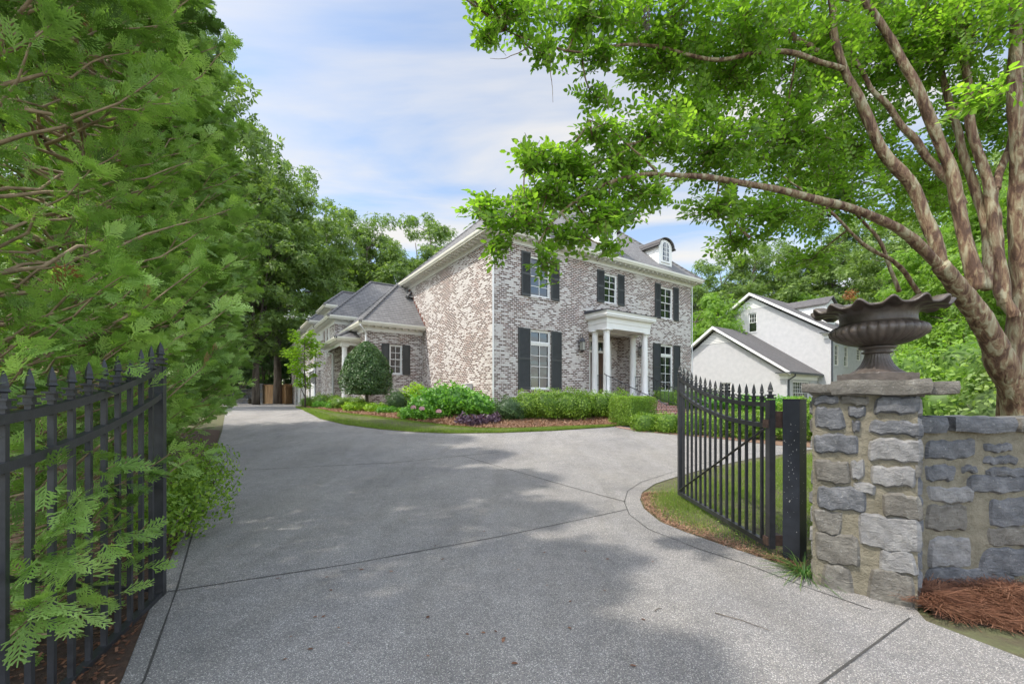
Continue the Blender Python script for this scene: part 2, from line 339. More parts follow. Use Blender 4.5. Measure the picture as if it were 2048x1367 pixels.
LEAF = ([(0, 0, 0), (.45, .27, .05), (1, 0, -.06), (.45, -.27, .05)], [(0, 3, 2, 1)])
LEAF2 = ([(0, 0, 0), (.30, .25, .05), (.72, .22, .04), (1, 0, -.06), (.72, -.22, .04), (.30, -.25, .05)], [(0, 3, 2, 1), (0, 5, 4, 3)])
CLUMP = ([(0, 0, 0), (.5, .30, .08), (1.05, .05, -.05), (.5, -.2, .1), (-.1, .1, .02), (.1, .7, .1), (.45, 1.0, -.05), (.5, .5, .0), (-.1, -.1, .05), (.2, -.6, -.05), (.6, -.8, .1), (.45, -.3, 0)],
         [(0, 3, 2, 1), (4, 7, 6, 5), (8, 9, 10, 11)])
def spray_tpl(seed, n=7, L=1.0, wd=.022):
    """one flat fan of scale-leaved branchlets"""
    r = random.Random(seed); V = []; Fc = []
    def strip(p, q, w0, w1):
        d = (q[0] - p[0], q[1] - p[1]); l = sqrt(d[0] ** 2 + d[1] ** 2) + 1e-6; nx, ny = -d[1] / l, d[0] / l; k = len(V); dz = r.uniform(-.03, .03)
        V.extend([(p[0] + nx * w0, p[1] + ny * w0, 0), (p[0] - nx * w0, p[1] - ny * w0, 0), (q[0] - nx * w1, q[1] - ny * w1, dz), (q[0] + nx * w1, q[1] + ny * w1, dz)]); Fc.append((k, k + 1, k + 2, k + 3))
    strip((0, 0), (L, 0), wd * .9, wd * .5)
    for i in range(n):
        x = .12 + .8 * i / n
        for sgn in (1, -1):
            a = sgn * radians(r.uniform(34, 52)); l = (1.0 - x * .75) * L * r.uniform(.42, .62)
            q = (x + l * cos(a), l * sin(a)); strip((x, 0), q, wd, wd * .7)
            for t, b in ((.35, .5), (.6, -.5), (.8, .45)):
                if l > .15:
                    p = (x + l * t * cos(a), l * t * sin(a)); a2 = a + b * .9; l2 = l * .42; strip(p, (p[0] + l2 * cos(a2), p[1] + l2 * sin(a2)), wd * .95, wd * .6)
    return V, Fc
# ------------------------------------------------------------------ ground heights (rise towards the house)
def g(y):
    t = min(1, max(0, (y - 5) / 16)); return t * t * (3 - 2 * t) + max(0, min(.12, (y - 21) / 200))
ROWS = np.concatenate([np.arange(-20, 48, .25), np.array([50, 60, 80, 120, 200, 400.])])
GZ = np.array([g(y) for y in ROWS])
def gl(y): return float(np.interp(y, ROWS, GZ))
def sheet(name, poly, dz, mat, label=None, kind='structure', cat=None, parent=None):
    ys = sorted(set([round(p[1], 4) for p in poly] + [float(r) for r in ROWS if min(p[1] for p in poly) < r < max(p[1] for p in poly)]))
    n = len(poly); mb = MB()
    for y0, y1 in zip(ys[:-1], ys[1:]):
        ym = (y0 + y1) / 2; xs = []
        for i in range(n):
            a, b = poly[i], poly[(i + 1) % n]
            if (a[1] - ym) * (b[1] - ym) < 0:
                f = lambda y: a[0] + (b[0] - a[0]) * (y - a[1]) / (b[1] - a[1])
                xs.append((f(ym), f(y0), f(y1)))
        xs.sort(); z0, z1 = gl(y0) + dz, gl(y1) + dz
        for l, r in zip(xs[::2], xs[1::2]): mb.add([(l[1], y0, z0), (r[1], y0, z0), (r[2], y1, z1), (l[2], y1, z1)], [(0, 1, 2, 3)])
    o = mb.build(name, mat, parent, recalc=False); return tag(o, label, cat, None, kind)
def inside(poly, x, y):
    c = np.zeros(len(x), bool); n = len(poly)
    for i in range(n):
        (x0, y0), (x1, y1) = poly[i], poly[(i + 1) % n]
        with np.errstate(divide='ignore', invalid='ignore'):
            c ^= ((y0 > y) != (y1 > y)) & (x < (x1 - x0) * (y - y0) / (y1 - y0 + 1e-12) + x0)
    return c
def ribbon(mb, pts, wdt, dz):
    """thin strip along a polyline on the ground"""
    P = [];
    for (a, b) in zip(pts[:-1], pts[1:]):
        l = sqrt((b[0] - a[0]) ** 2 + (b[1] - a[1]) ** 2); k = max(1, int(l / .25))
        P += [(a[0] + (b[0] - a[0]) * i / k, a[1] + (b[1] - a[1]) * i / k) for i in range(k)]
    P.append(pts[-1]); vs = []; rr = random.Random(3)
    for i, p in enumerate(P):
        a, b = P[max(0, i - 1)], P[min(len(P) - 1, i + 1)]; d = (b[0] - a[0], b[1] - a[1]); l = sqrt(d[0] ** 2 + d[1] ** 2) + 1e-6; nx, ny = -d[1] / l, d[0] / l
        w_ = wdt * rr.uniform(.35, .65)
        for s in (1, -1): x, y = p[0] + nx * w_ * s, p[1] + ny * w_ * s; vs.append((x, y, gl(y) + dz))
    mb.add(vs, [(2 * i, 2 * i + 1, 2 * i + 3, 2 * i + 2) for i in range(len(P) - 1)])

# ================================================================== SETTING
far_l = (-31, 41.5)
sheet('ground', [(-250, -19), (250, -19), (250, 390), (-250, 390)], 0, 'soil', 'bare lawn soil under the whole plot')
LEFT_E = [(-2.07, 2.24), (-2.74, 3.25), (-3.37, 4.22), (-4.48, 5.97), (-6.27, 8.77), (-9.17, 13.38), (-11.76, 17.31), (-21.6, 31.5), (-27.6, 40.2)]
BEDE = [(-13.2, 25.9), (-12.4, 24.3), (-11.05, 22.02), (-9.3, 19.0), (-7.25, 15.95), (-5.7, 14.41), (-4.21, 13.47), (-2.97, 12.92), (-1.87, 12.70), (-.36, 12.80), (1.19, 13.15), (2.87, 13.77), (3.5, 14.05)]
ARM = [(6.28, 9.84), (5.27, 9.36), (4.01, 8.55), (2.98, 7.72), (2.45, 7.24), (2.06, 6.68), (1.89, 6.24), (1.80, 5.77), (1.81, 5.16), (1.95, 4.77), (2.15, 4.36), (2.36, 3.98), (2.48, 3.65), (2.50, 3.44)]
GW = Wd(-3.57, 31.0); GW2 = Wd(-3.57, 15.6)
drive = [(-2.3, -10), (-1.35, .6), (-1.65, 1.35)] + LEFT_E + [(-22.2, 40.2), (GW[0] + .3, GW[1]), (GW2[0] + .3, GW2[1])] + BEDE + [(3.9, 13.35), (4.15, 13.0), (5.66, 12.0), (6.85, 10.95), (7.7, 10.6)] + ARM + [(2.88, 3.02), (2.79, 2.85), (2.96, 2.40), (3.5, 1.8), (5, .5), (9, -4), (9, -10)]
sheet('driveway', drive, .012, 'drive', 'grey exposed aggregate driveway sweeping from the gate to the garages')
mb = MB()
for pts, w_ in (([(-1.75, 1.7), (-1.95, 2.24), (-2.64, 3.33), (-3.66, 4.86), (-4.35, 5.97), (-6.0, 8.6)], .013), ([(-2.72, 3.25), (-1.47, 3.83), (-.13, 4.6), (1.56, 5.72)], .012),
                ([(-5.64, 8.16), (-2.39, 9.01), (-1.13, 9.68), (-.29, 10.07)], .018), ([(-1.13, 9.68), (.3, 7.9), (1.65, 6.1)], .016),
                ([(5.0, 9.55), (3.8, 8.75), (2.96, 8.0), (2.25, 7.35), (1.85, 6.75), (1.62, 6.1), (1.52, 5.48), (1.57, 4.86), (1.86, 4.22), (2.12, 3.83), (2.34, 3.35), (2.55, 3.0)], .009), ([(2.71, 2.88), (1.66, 2.24), (.2, 1.35)], .013)):
    ribbon(mb, pts, w_, .016)
tag(mb.build('driveway_joint', 'groove', recalc=False), 'dark control joints cut across the grey driveway', None, None, 'structure')
# paved walk to the front steps with its brick border
sheet('path', [(3.45, 14.0), (4.15, 12.95), (4.55, 13.1), (8.6, 15.9), (8.2, 17.2), (6.2, 16.2)], .02, 'drive', 'short aggregate path to the brick front steps')
mb = MB(); ribbon(mb, [(3.45, 14.0), (3.75, 13.5), (4.15, 12.95)], .22, .026)
tag(mb.build('path_border', 'redbrick', recalc=False), 'red brick border where the path meets the driveway', None, None, 'structure')
def loft(name, A, B, n, zf, mat, label, kind='structure'):
    mb = MB(); k = len(A); vs = []
    for i in range(k):
        for j in range(n + 1):
            t = j / n; x = A[i][0] + (B[i][0] - A[i][0]) * t; y = A[i][1] + (B[i][1] - A[i][1]) * t; vs.append((x, y, zf(x, y, t)))
    mb.add(vs, [(i * (n + 1) + j, (i + 1) * (n + 1) + j, (i + 1) * (n + 1) + j + 1, i * (n + 1) + j + 1) for i in range(k - 1) for j in range(n)])
    return tag(mb.build(name, mat, recalc=False), label, None, None, kind)
def resamp(P, n):
    P = np.array(P, float); d = np.r_[0, np.cumsum(np.linalg.norm(np.diff(P, axis=0), axis=1))]; s = np.linspace(0, d[-1], n); return np.stack([np.interp(s, d, P[:, 0]), np.interp(s, d, P[:, 1])], 1)
MUL = [(-13.1, 25.85), (-12.1, 24.3), (-10.6, 22.0), (-9.0, 19.9), (-7.6, 18.1), (-5.5, 16.6), (-3.44, 15.0), (-2.02, 13.95), (-1.01, 13.42), (.25, 13.38), (1.56, 13.72), (2.91, 14.0), (3.45, 14.05)]
lawnA, lawnB = resamp(BEDE, 80), resamp(MUL, 80)
lawnz = lambda x, y, t: gl(y) + .014 + .05 * sin(pi * min(1, t)) + .03 * t
loft('lawn', lawnA, lawnB, 4, lawnz, 'soil', 'narrow curved lawn strip between the driveway and the mulch bed')
WALLP = [Wd(-3.7, 14.5), Wd(-3.7, 12), Wd(-4.0, 9), Wd(-2.9, 7.4), Wd(-2.0, 7.4), Wd(-.9, 7.4), Wd(-.02, 5), Wd(-.02, 2), Wd(.0, 0), Wd(1.5, -.0), Wd(3.2, 0), Wd(4.6, -.3), Wd(4.6, -2.5)]
wa = resamp(MUL, 80)
wb = []
pw = np.array(WALLP); tt = np.linspace(0, len(pw) - 1, 80)
for q in tt: i = min(int(q), len(pw) - 2); wb.append(tuple(pw[i] + (pw[i + 1] - pw[i]) * (q - i)))
def bedz(x, y, t):
    u = (x - HC[0]) * DF[0] + (y - HC[1]) * DF[1]; f = min(1, max(0, (5.4 - u) / 3.0)); q = min(1, t * 1.1)
    return gl(y) + .044 + max(0, 1.10 - gl(y)) * q * q * (3 - 2 * q) * f
loft('mulch_bed', wa, wb, 8, bedz, 'mulch', 'reddish pine mulch bed along the brick house')
# hedge-side mulch right of the path, and the one under the left gate
sheet('mulch_border', [(4.3, 12.85), (5.66, 11.95), (6.85, 10.9), (7.7, 10.55), (14, 9.2), (20, 8.6), (20, 12), (9, 14.5), (6, 14.3), (4.9, 13.6)], .025, 'mulch', 'mulch border under the clipped hedge')
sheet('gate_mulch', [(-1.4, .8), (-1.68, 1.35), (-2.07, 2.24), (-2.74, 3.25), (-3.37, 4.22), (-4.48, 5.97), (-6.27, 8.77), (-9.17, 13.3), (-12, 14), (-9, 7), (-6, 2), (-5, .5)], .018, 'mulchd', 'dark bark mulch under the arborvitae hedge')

# ================================================================== MAIN HOUSE
HZ = .9
def hroot(name, u, v, z, label, cat, group=None):
    x, y = Wd(u, v); e = empty(name, (x, y, z), label, cat, group, ROT); e['_o'] = 0; del e['_o']; return e, (lambda a, b, c: (a - u, b - v, c - z))
house, HT = hroot('brick_house', 0, 0, HZ, 'large two storey whitewashed brick house with charcoal shutters, white portico and hipped grey roof', 'house')
def fr_front(v0, base=HT): return lambda a, n, z: base(a, v0 - n, z)          # wall facing the camera side (-v)
def fr_west(u0, base=HT): return lambda a, n, z: base(u0 - n, a, z)           # wall facing -u
def fr_east(u0, base=HT): return lambda a, n, z: base(u0 + n, a, z)
def fr_back(v0, base=HT): return lambda a, n, z: base(a, v0 + n, z)
def wall(mb, a0, a1, z0, z1, ops=(), dep=.14, mi=0):
    xs = sorted(set([a0, a1] + [o[0] for o in ops] + [o[1] for o in ops])); zs = sorted(set([z0, z1] + [o[2] for o in ops] + [o[3] for o in ops]))
    for x0, x1 in zip(xs[:-1], xs[1:]):
        for c0, c1 in zip(zs[:-1], zs[1:]):
            xm, zm = (x0 + x1) / 2, (c0 + c1) / 2
            if any(o[0] < xm < o[1] and o[2] < zm < o[3] for o in ops): continue
            mb.add([(x0, 0, c0), (x1, 0, c0), (x1, 0, c1), (x0, 0, c1)], [(0, 1, 2, 3)], mi)
    for o in ops:
        l, r, b, t = o[:4]
        for q in (((l, b), (l, t)), ((r, b), (r, t)), ((l, b), (r, b)), ((l, t), (r, t))):
            (x0, c0), (x1, c1) = q; mb.add([(x0, 0, c0), (x1, 0, c1), (x1, -dep, c1), (x0, -dep, c0)], [(0, 1, 2, 3)], mi)
def window(T, a0, a1, z0, z1, parent, trans=0.0, cols=2, rows=2, sash=True, mat='white', glass='glass', fw=.055, sill='brick', back=.05, label=None, srows=None):
    """white window: casing, sashes, muntins; pane and sill are its parts"""
    m = MB(T); n0, n1 = -.13, -back; g0 = .006
    m.box(a0 + g0, a0 + fw, n0, n1, z0 + g0, z1 - g0); m.box(a1 - fw, a1 - g0, n0, n1, z0 + g0, z1 - g0)
    m.box(a0 + fw, a1 - fw, n0, n1 - .002, z1 - fw, z1 - g0); m.box(a0 + fw, a1 - fw, n0, n1 + .02, z0 + g0, z0 + fw)
    def lights(b0, b1, c0, c1, nc, nr, n):
        s = .035
        m.box(b0, b0 + s, n - .03, n, c0, c1); m.box(b1 - s, b1, n - .03, n, c0, c1); m.box(b0 + s, b1 - s, n - .03, n, c1 - s, c1); m.box(b0 + s, b1 - s, n - .03, n, c0, c0 + s)
        for i in range(1, nc): x = b0 + (b1 - b0) * i / nc; m.box(x - .012, x + .012, n - .028, n - .006, c0 + s, c1 - s)
        for i in range(1, nr): z = c0 + (c1 - c0) * i / nr; m.box(b0 + s, b1 - s, n - .027, n - .009, z - .012, z + .012)
    i0, i1, c0, c1 = a0 + fw, a1 - fw, z0 + fw, z1 - fw
    if trans:
        tz = c1 - trans; lights(i0, i1, tz, c1, cols, 1, n1 - .02); m.box(i0, i1, n0, n1 - .005, tz - .10, tz); m.box(i0, i1, n1 - .005, n1 + .01, tz - .035, tz - .005); c1 = tz - .10
    if sash:
        zm = (c0 + c1) / 2; lights(i0, i1, zm, c1, cols, rows, n1 - .015); lights(i0, i1, c0, zm + .03, cols, srows or rows, n1 - .047)
    else: lights(i0, i1, c0, c1, cols, rows, n1 - .02)
    o = m.build('window', mat, parent)
    if label: o['label'] = label
    p = MB(T); p.box(a0 + .02, a1 - .02, n0 - .012, n0 + .012, z0 + .02, z1 - .02); p.build('pane', glass, o)
    if sill:
        s = MB(T); s.box(a0 - .05, a1 + .05, -.02, .035, z0 - .085, z0 - .002); s.build('sill', sill, o)
    return o
def shutter(T, a0, a1, z0, z1, parent, louvre=True, mid=.5, mat='shutter'):
    m = MB(T); st = .045; n0, n1 = .012, .052
    m.box(a0, a0 + st, n0, n1, z0, z1); m.box(a1 - st, a1, n0, n1, z0, z1); zm = z0 + (z1 - z0) * mid
    for c0, c1 in ((z0, z0 + .09), (zm - .04, zm + .04), (z1 - .07, z1)): m.box(a0 + st, a1 - st, n0, n1 - .003, c0, c1)
    m.box(a0 + st, a1 - st, n0, n0 + .006, z0 + .09, z1 - .07)
    if louvre:
        for c0, c1 in ((z0 + .09, zm - .04), (zm + .04, z1 - .07)):
            k = int((c1 - c0) / .048)
            for i in range(k):
                z = c0 + (c1 - c0) * (i + .5) / k
                m.add([(a0 + st, n1 - .006, z - .022), (a1 - st, n1 - .006, z - .022), (a1 - st, n0 + .006, z + .018), (a0 + st, n0 + .006, z + .018), (a0 + st, n1 - .006, z - .015), (a1 - st, n1 - .006, z - .015), (a1 - st, n0 + .012, z + .024), (a0 + st, n0 + .012, z + .024)],
                      [(0, 1, 2, 3), (4, 7, 6, 5), (0, 4, 5, 1)])
    else:
        for c0, c1 in ((z0 + .12, zm - .07), (zm + .07, z1 - .10)): m.box(a0 + st + .03, a1 - st - .03, n0, n1 - .012, c0, c1)
    o = m.build('shutter', mat, parent)
    for z in (z0 + .16, zm, z1 - .18): h = MB(T); h.box(a0 - .03, a0 + .02, n1, n1 + .012, z - .015, z + .015); h.build('hinge', 'iron', o)
    return o
def ring(mb, r, prof, mi=0):
    u0, u1, v0, v1 = r; n = len(prof); vs = []
    for (su, sv, u, v) in ((-1, -1, u0, v0), (1, -1, u1, v0), (1, 1, u1, v1), (-1, 1, u0, v1)):
        for o, z in prof: vs.append((u + su * o, v + sv * o, z))
    mb.add(vs, [(k * n + i, k * n + (i + 1) % n, ((k + 1) % 4) * n + (i + 1) % n, ((k + 1) % 4) * n + i) for k in range(4) for i in range(n)], mi)
def hip(r, z0, p, parent, mat='shingle', name='roof', T=HT, caps=True):
    u0, u1, v0, v1 = r; du, dv = u1 - u0, v1 - v0; h = min(du, dv) / 2; zt = z0 + p * h; m = MB(T)
    if du >= dv: A, B = (u0 + h, v0 + h, zt), (u1 - h, v0 + h, zt)
    else: A, B = (u0 + h, v0 + h, zt), (u0 + h, v1 - h, zt)
    c = [(u0, v0, z0), (u1, v0, z0), (u1, v1, z0), (u0, v1, z0)]
    if abs(du - dv) < .02:
        m.add(c + [A], [(0, 1, 4), (1, 2, 4), (2, 3, 4), (3, 0, 4), (3, 2, 1, 0)])
    elif du >= dv: m.add(c + [A, B], [(0, 1, 5, 4), (1, 2, 5), (2, 3, 4, 5), (3, 0, 4), (3, 2, 1, 0)])
    else: m.add(c + [A, B], [(0, 1, 4), (1, 2, 5, 4), (2, 3, 5), (3, 0, 4, 5), (3, 2, 1, 0)])
    o = m.build(name, mat, parent)
    if caps:
        k = MB(T)
        segs = [(c[0], A), (c[3], A if du >= dv else B), (c[1], B if du >= dv else A), (c[2], B)] + ([(A, B)] if abs(du - dv) > .02 else [])
        for a, b in segs: k.tube([(a[0], a[1], a[2] + .0), (b[0], b[1], b[2] + .0)], .085, 6)
        k.build('ridge_cap', mat, o)
    return o
def cornice(r, zf, zt, over, parent, T=HT, mod=True, sides='fw', name='cornice'):
    """frieze, soffit, brackets and gutter round a wall top; r = wall rectangle, zf frieze bottom, zt gutter top"""
    m = MB(T); s = zt - .17
    ring(m, r, [(0, zf), (.035, zf), (.035, s - .09), (.055, s - .07), (.09, s - .01), (.09, s), (over - .13, s), (over - .13, s - .03), (over - .10, s - .03), (over - .09, s + .07), (0, s + .07)])
    if mod:
        u0, u1, v0, v1 = r; st = .34
        if 'f' in sides:
            k = int((u1 - u0) / st)
            for i in range(k + 1): a = u0 + (u1 - u0) * i / k; m.box(a - .05, a + .05, v0 - over + .15, v0 - .091, s - .075, s - .001)
        if 'w' in sides:
            k = int((v1 - v0) / st)
            for i in range(k + 1): a = v0 + (v1 - v0) * i / k; m.box(u0 - over + .15, u0 - .091, a - .05, a + .05, s - .075, s - .001)
        if 'e' in sides:
            k = int((v1 - v0) / st)
            for i in range(k + 1): a = v0 + (v1 - v0) * i / k; m.box(u1 + .091, u1 + over - .15, a - .05, a + .05, s - .075, s - .001)
    o = m.build(name, 'white', parent)
    gm = MB(T); ring(gm, r, [(over - .085, s - .0), (over - .04, s - .01), (over - .03, s + .03), (over + .0, s + .07), (over + .01, s + .10), (over + .012, zt), (over - .02, zt), (over - .02, s + .09), (over - .085, s + .09)])
    gm.build('gutter', 'cream', parent); return o
def downspout(T, pts, parent, mat='downspout', r=.045):
    m = MB(T)
    m.tube(pts, r, 4); ztop = pts[0][2]
    return m.build('downspout', mat, parent)
# ---- walls of the main block
LW = [(2.3, 'L'), (10.79, 'R')]
ops = []
for c, _ in LW: ops += [(c - .55, c + .55, 1.93, 4.42), (c - .545, c + .545, 5.80, 7.48)]
ops += [(6.52 - .46, 6.52 + .46, 6.08, 7.48), (5.10, 7.95, 1.66, 4.68)]
m = MB(fr_front(0)); wall(m, 0, 12.97, .3, 7.79, ops)
m.T = fr_west(0); wall(m, 0, 9.5, .3, 7.79)
m.T = fr_east(12.97); wall(m, 0, 9.5, .3, 7.79); m.T = fr_back(9.5); wall(m, 0, 12.97, .3, 7.79)
# soldier course heads
m.T = fr_front(0)
m.build('wall', 'brick', house, recalc=False)
cornice((0, 12.97, 0, 9.5), 7.79, 8.17, .5, house, sides='fwe')
mroof = hip((-.5, 13.47, -.5, 10.0), 8.10, .95, house)
F0 = fr_front(0)
for c, _ in LW:
    window(F0, c - .55, c + .55, 1.93, 4.42, house, trans=.46, cols=2, rows=4, sash=False)
    shutter(F0, c - 1.16, c - .56, 1.93, 4.44, house); shutter(F0, c + .56, c + 1.13, 1.93, 4.44, house)
    window(F0, c - .545, c + .545, 5.80, 7.48, house); shutter(F0, c - 1.0, c - .55, 5.76, 7.58, house); shutter(F0, c + .55, c + 1.0, 5.76, 7.58, house)
window(F0, 6.06, 6.98, 6.08, 7.48, house); shutter(F0, 5.6, 6.055, 6.05, 7.56, house); shutter(F0, 6.985, 7.44, 6.05, 7.56, house)
# jack arches over the windows (soldier bricks)
for c, z in ((2.3, 4.45), (10.79, 4.45)):
    m = MB(F0)
    for i in range(17): x = c - .60 + 1.2 * i / 16; m.box(x - .0325, x + .0325, .001, .012, z, z + .26)
    m.build('brick_arch', 'brick', house)
m = MB(F0)
for i in range(160): x = .05 + 12.85 * i / 159; m.box(x - .034, x + .034, .001, .010, 7.56 if False else 7.60, 7.785)
m.build('soldier_course', 'brick', house)
# ---- recessed entrance
RD = .85
m = MB(HT); fl = 1.65
for u, s in ((5.10, 1), (7.95, -1)): m.add([(u, .14, fl), (u, RD, fl), (u, RD, 4.68), (u, .14, 4.68)], [(0, 1, 2, 3)])
m.add([(5.10, RD, fl), (5.52, RD, fl), (5.52, RD, 4.68), (5.10, RD, 4.68)], [(0, 1, 2, 3)]); m.add([(7.50, RD, fl), (7.95, RD, fl), (7.95, RD, 4.68), (7.50, RD, 4.68)], [(0, 1, 2, 3)])
m.add([(5.52, RD, 4.45), (7.50, RD, 4.45), (7.50, RD, 4.68), (5.52, RD, 4.68)], [(0, 1, 2, 3)])
m.build('entrance_reveal', 'brick', house, recalc=False)
DR = fr_front(RD + .05)
m = MB(DR); m.box(5.52, 5.62, -.1, .04, fl, 4.45); m.box(7.40, 7.50, -.1, .04, fl, 4.45); m.box(5.62, 7.40, -.1, .038, 4.35, 4.45); m.box(5.62, 7.40, -.1, .03, 3.82, 3.92)
m.box(5.97, 6.04, -.1, .03, fl, 3.82); m.box(6.98, 7.05, -.1, .03, fl, 3.82)
for a, b in ((5.62, 5.97), (7.05, 7.40)):
    m.box(a, b, -.1, .0, fl, 2.15); m.box(a + .0, a + .05, -.05, .01, 2.15, 3.82); m.box(b - .05, b, -.05, .01, 2.15, 3.82)
    for z in (2.15, 2.56, 2.97, 3.38, 3.78): m.box(a + .05, b - .05, -.05, .008, z, z + .035)
for x in (6.04, 6.50, 6.98): m.box(x - .02, x + .02, -.05, .01, 3.92, 4.35)
fd = m.build('door_surround', 'white', house)
p = MB(DR); p.box(5.63, 7.39, -.085, -.07, fl + .02, 4.36); p.build('pane', 'glass', fd)
m = MB(DR); m.box(6.045, 6.505, -.06, -.01, fl + .01, 3.815); m.box(6.515, 6.975, -.06, -.01, fl + .01, 3.815)
for a in (6.045, 6.515):
    for z0, z1 in ((1.85, 2.45), (2.6, 3.65)): m.box(a + .08, a + .38, -.01, .012, z0, z1)
dd = m.build('door', 'door', house)
m = MB(DR); m.tube([(6.545, .02, 2.6), (6.545, .06, 2.6), (6.545, .06, 2.85), (6.545, .02, 2.85)], .012, 6); m.build('handle', 'iron', dd)
m = MB(HT); m.add([(5.10, .14, 4.68), (7.95, .14, 4.68), (7.95, RD + .15, 4.68), (5.10, RD + .15, 4.68)], [(0, 1, 2, 3)]); m.build('entrance_ceiling', 'white', house, recalc=False)
# ---- portico
def column_mb(m, u, v, z0, z1, r=.155):
    k = len(m.v); h = z1 - z0
    m.box(u - r - .05, u + r + .05, v - r - .05, v + r + .05, z0, z0 + .09)
    m.lathe([(r + .04, .09), (r + .05, .12), (r + .03, .16), (r, .19), (r, h * .35), (r * .965, h * .6), (r * .87, h - .20), (r * .87, h - .17), (r * .95, h - .16), (r * .95, h - .14), (r * .87, h - .13), (r * .9, h - .09), (r + .03, h - .06)], 20, (u, v, z0))
    m.box(u - r - .04, u + r + .04, v - r - .04, v + r + .04, z1 - .06, z1 - .001)
for u in (5.24, 7.80):
    for v in (-.95, -.24):
        m = MB(HT); column_mb(m, u, v, fl, 4.62); o = m.build('column', 'white', house, smooth=True)
        for pl in o.data.polygons: pl.use_smooth = len(pl.vertices) == 4 and abs(pl.normal.z) < .9 and pl.area < .3
m = MB(HT)
r = (5.06, 7.98, -1.13, .2)
ring(m, r, [(0, 4.62), (.0, 4.86), (.02, 4.88), (.02, 5.06), (.05, 5.10), (.16, 5.13), (.16, 5.17), (.19, 5.19), (.19, 5.30), (.22, 5.34), (.22, 5.37), (-.3, 5.37), (-.3, 4.62)])
m.box(5.30, 7.74, -.9, -.02, 4.66, 4.68)
o = m.build('portico_entablature', 'white', house)
m = MB(HT); m.add([(4.80, -1.37, 5.372), (8.24, -1.37, 5.372), (8.24, 0, 5.372), (4.80, 0, 5.372), (4.80, -1.37, 5.40), (8.24, -1.37, 5.40), (8.24, 0, 5.52), (4.80, 0, 5.52)], [(3, 2, 1, 0), (4, 5, 6, 7), (0, 1, 5, 4), (1, 2, 6, 5), (2, 3, 7, 6), (3, 0, 4, 7)])
m.build('portico_roof', 'darkmetal', house)
# floor, steps
m = MB(HT); m.box(4.85, 8.15, -1.3, RD + .3, .5, fl)
for i in range(7):
    z = fl - .135 * (i + 1); v1 = -1.3 - .44 * i; m.box(4.95, 7.9, v1 - .44, v1, .3, z)
    m.box(4.94, 7.91, v1 - .46, v1 - .40, z - .001, z + .028) if False else None
m.build('front_steps', 'redbrick', house)
# handrails
def rail(u, z0, z1, v0, v1, base):
    m = MB(HT); n = 14
    m.tube([(u, v0 + .06, z0 + .05), (u, v0 + .03, z0 + .02), (u, v0, z0)] + [(u, v0 + (v1 - v0) * t, z0 + (z1 - z0) * t) for t in (.25, .5, .75, 1)], .019, 6)
    def b(v): return fl if v > -1.3 else fl - .135 * (int((-1.3 - v) / .44) + 1)
    m.tube([(u, v0 - .04, fl + .08), (u, -1.3, fl + .08), (u, v1, b(v1) + .08)], .010, 5)
    for i in range(n + 1):
        v = v0 + (v1 - v0) * (i + .3) / (n + .6); zt = z0 + (z1 - z0) * (i + .3) / (n + .6)
        m.tube([(u, v, max(.6, b(v))), (u, v, zt)], .007 if i % 5 else .015, 5)
        if i % 5: m.tube([(u, v, zt * .5 + b(v) * .5 - .03), (u, v, zt * .5 + b(v) * .5), (u, v, zt * .5 + b(v) * .5 + .03)], [.008, .018, .008], 6)
    return m.build('handrail', 'iron', house)
rail(4.99, 2.60, 1.30, -1.10, -4.25, fl); rail(7.85, 2.60, 1.30, -1.10, -4.25, fl)
for u in (5.24, 7.80):
    m = MB(HT)
    m.tube([(u, -.80, 2.6), (u, -.38, 2.6)], .016, 6); m.tube([(u, -.80, 1.75), (u, -.38, 1.75)], .010, 5)
    for i in range(4): v = -.76 + .34 * i / 3; m.tube([(u, v, 1.65), (u, v, 2.6)], .008, 5); m.tube([(u, v, 2.14), (u, v, 2.17), (u, v, 2.2)], [.008, .02, .008], 6)
    m.build('porch_railing', 'iron', house)
# lanterns on the wall
def lantern(T, a, z, parent, s=1.0):
    m = MB(T); n = .17 * s
    def P(x, y, c): return (a + x * s, n + y * s, z + c * s)
    m.tube([(a, .01, z + .10 * s), (a, .05 * s, z + .42 * s), (a, n, z + .46 * s), (a, n, z + .30 * s)], .012, 6)
    m.tube([(a, .01, z - .2 * s), (a, .08 * s, z - .26 * s), (a, n, z - .20 * s)], .010, 6)
    for x, y in ((-.1, -.1), (.1, -.1), (.1, .1), (-.1, .1)): m.tube([P(x * .8, y * .8, -.18), P(x, y, .17)], .010, 5)
    m.lathe([(.09 * s, -.20 * s), (.115 * s, -.17 * s), (.10 * s, -.165 * s)], 4, (a, n, z)); m.lathe([(.155 * s, .16 * s), (.15 * s, .19 * s), (.05 * s, .29 * s), (.015 * s, .33 * s)], 4, (a, n, z))
    m.tube([(a, n, z - .2 * s), (a, n, z - .26 * s)], [.03, .004], 6)
    o = m.build('lantern', 'iron', parent)
    p = MB(T); p.box(a - .07 * s, a + .07 * s, n - .07 * s, n + .07 * s, z - .15 * s, z + .15 * s); p.build('lantern_pane', 'pglass', o)
lantern(F0, 4.50, 3.9, house, 1.2); lantern(F0, 8.55, 3.9, house, 1.2)
downspout(F0, [(-.07, .06, 7.95), (-.07, .06, 1.0)], house); downspout(F0, [(12.99, .06, 7.95), (12.99, .06, 1.0)], house, r=.03)
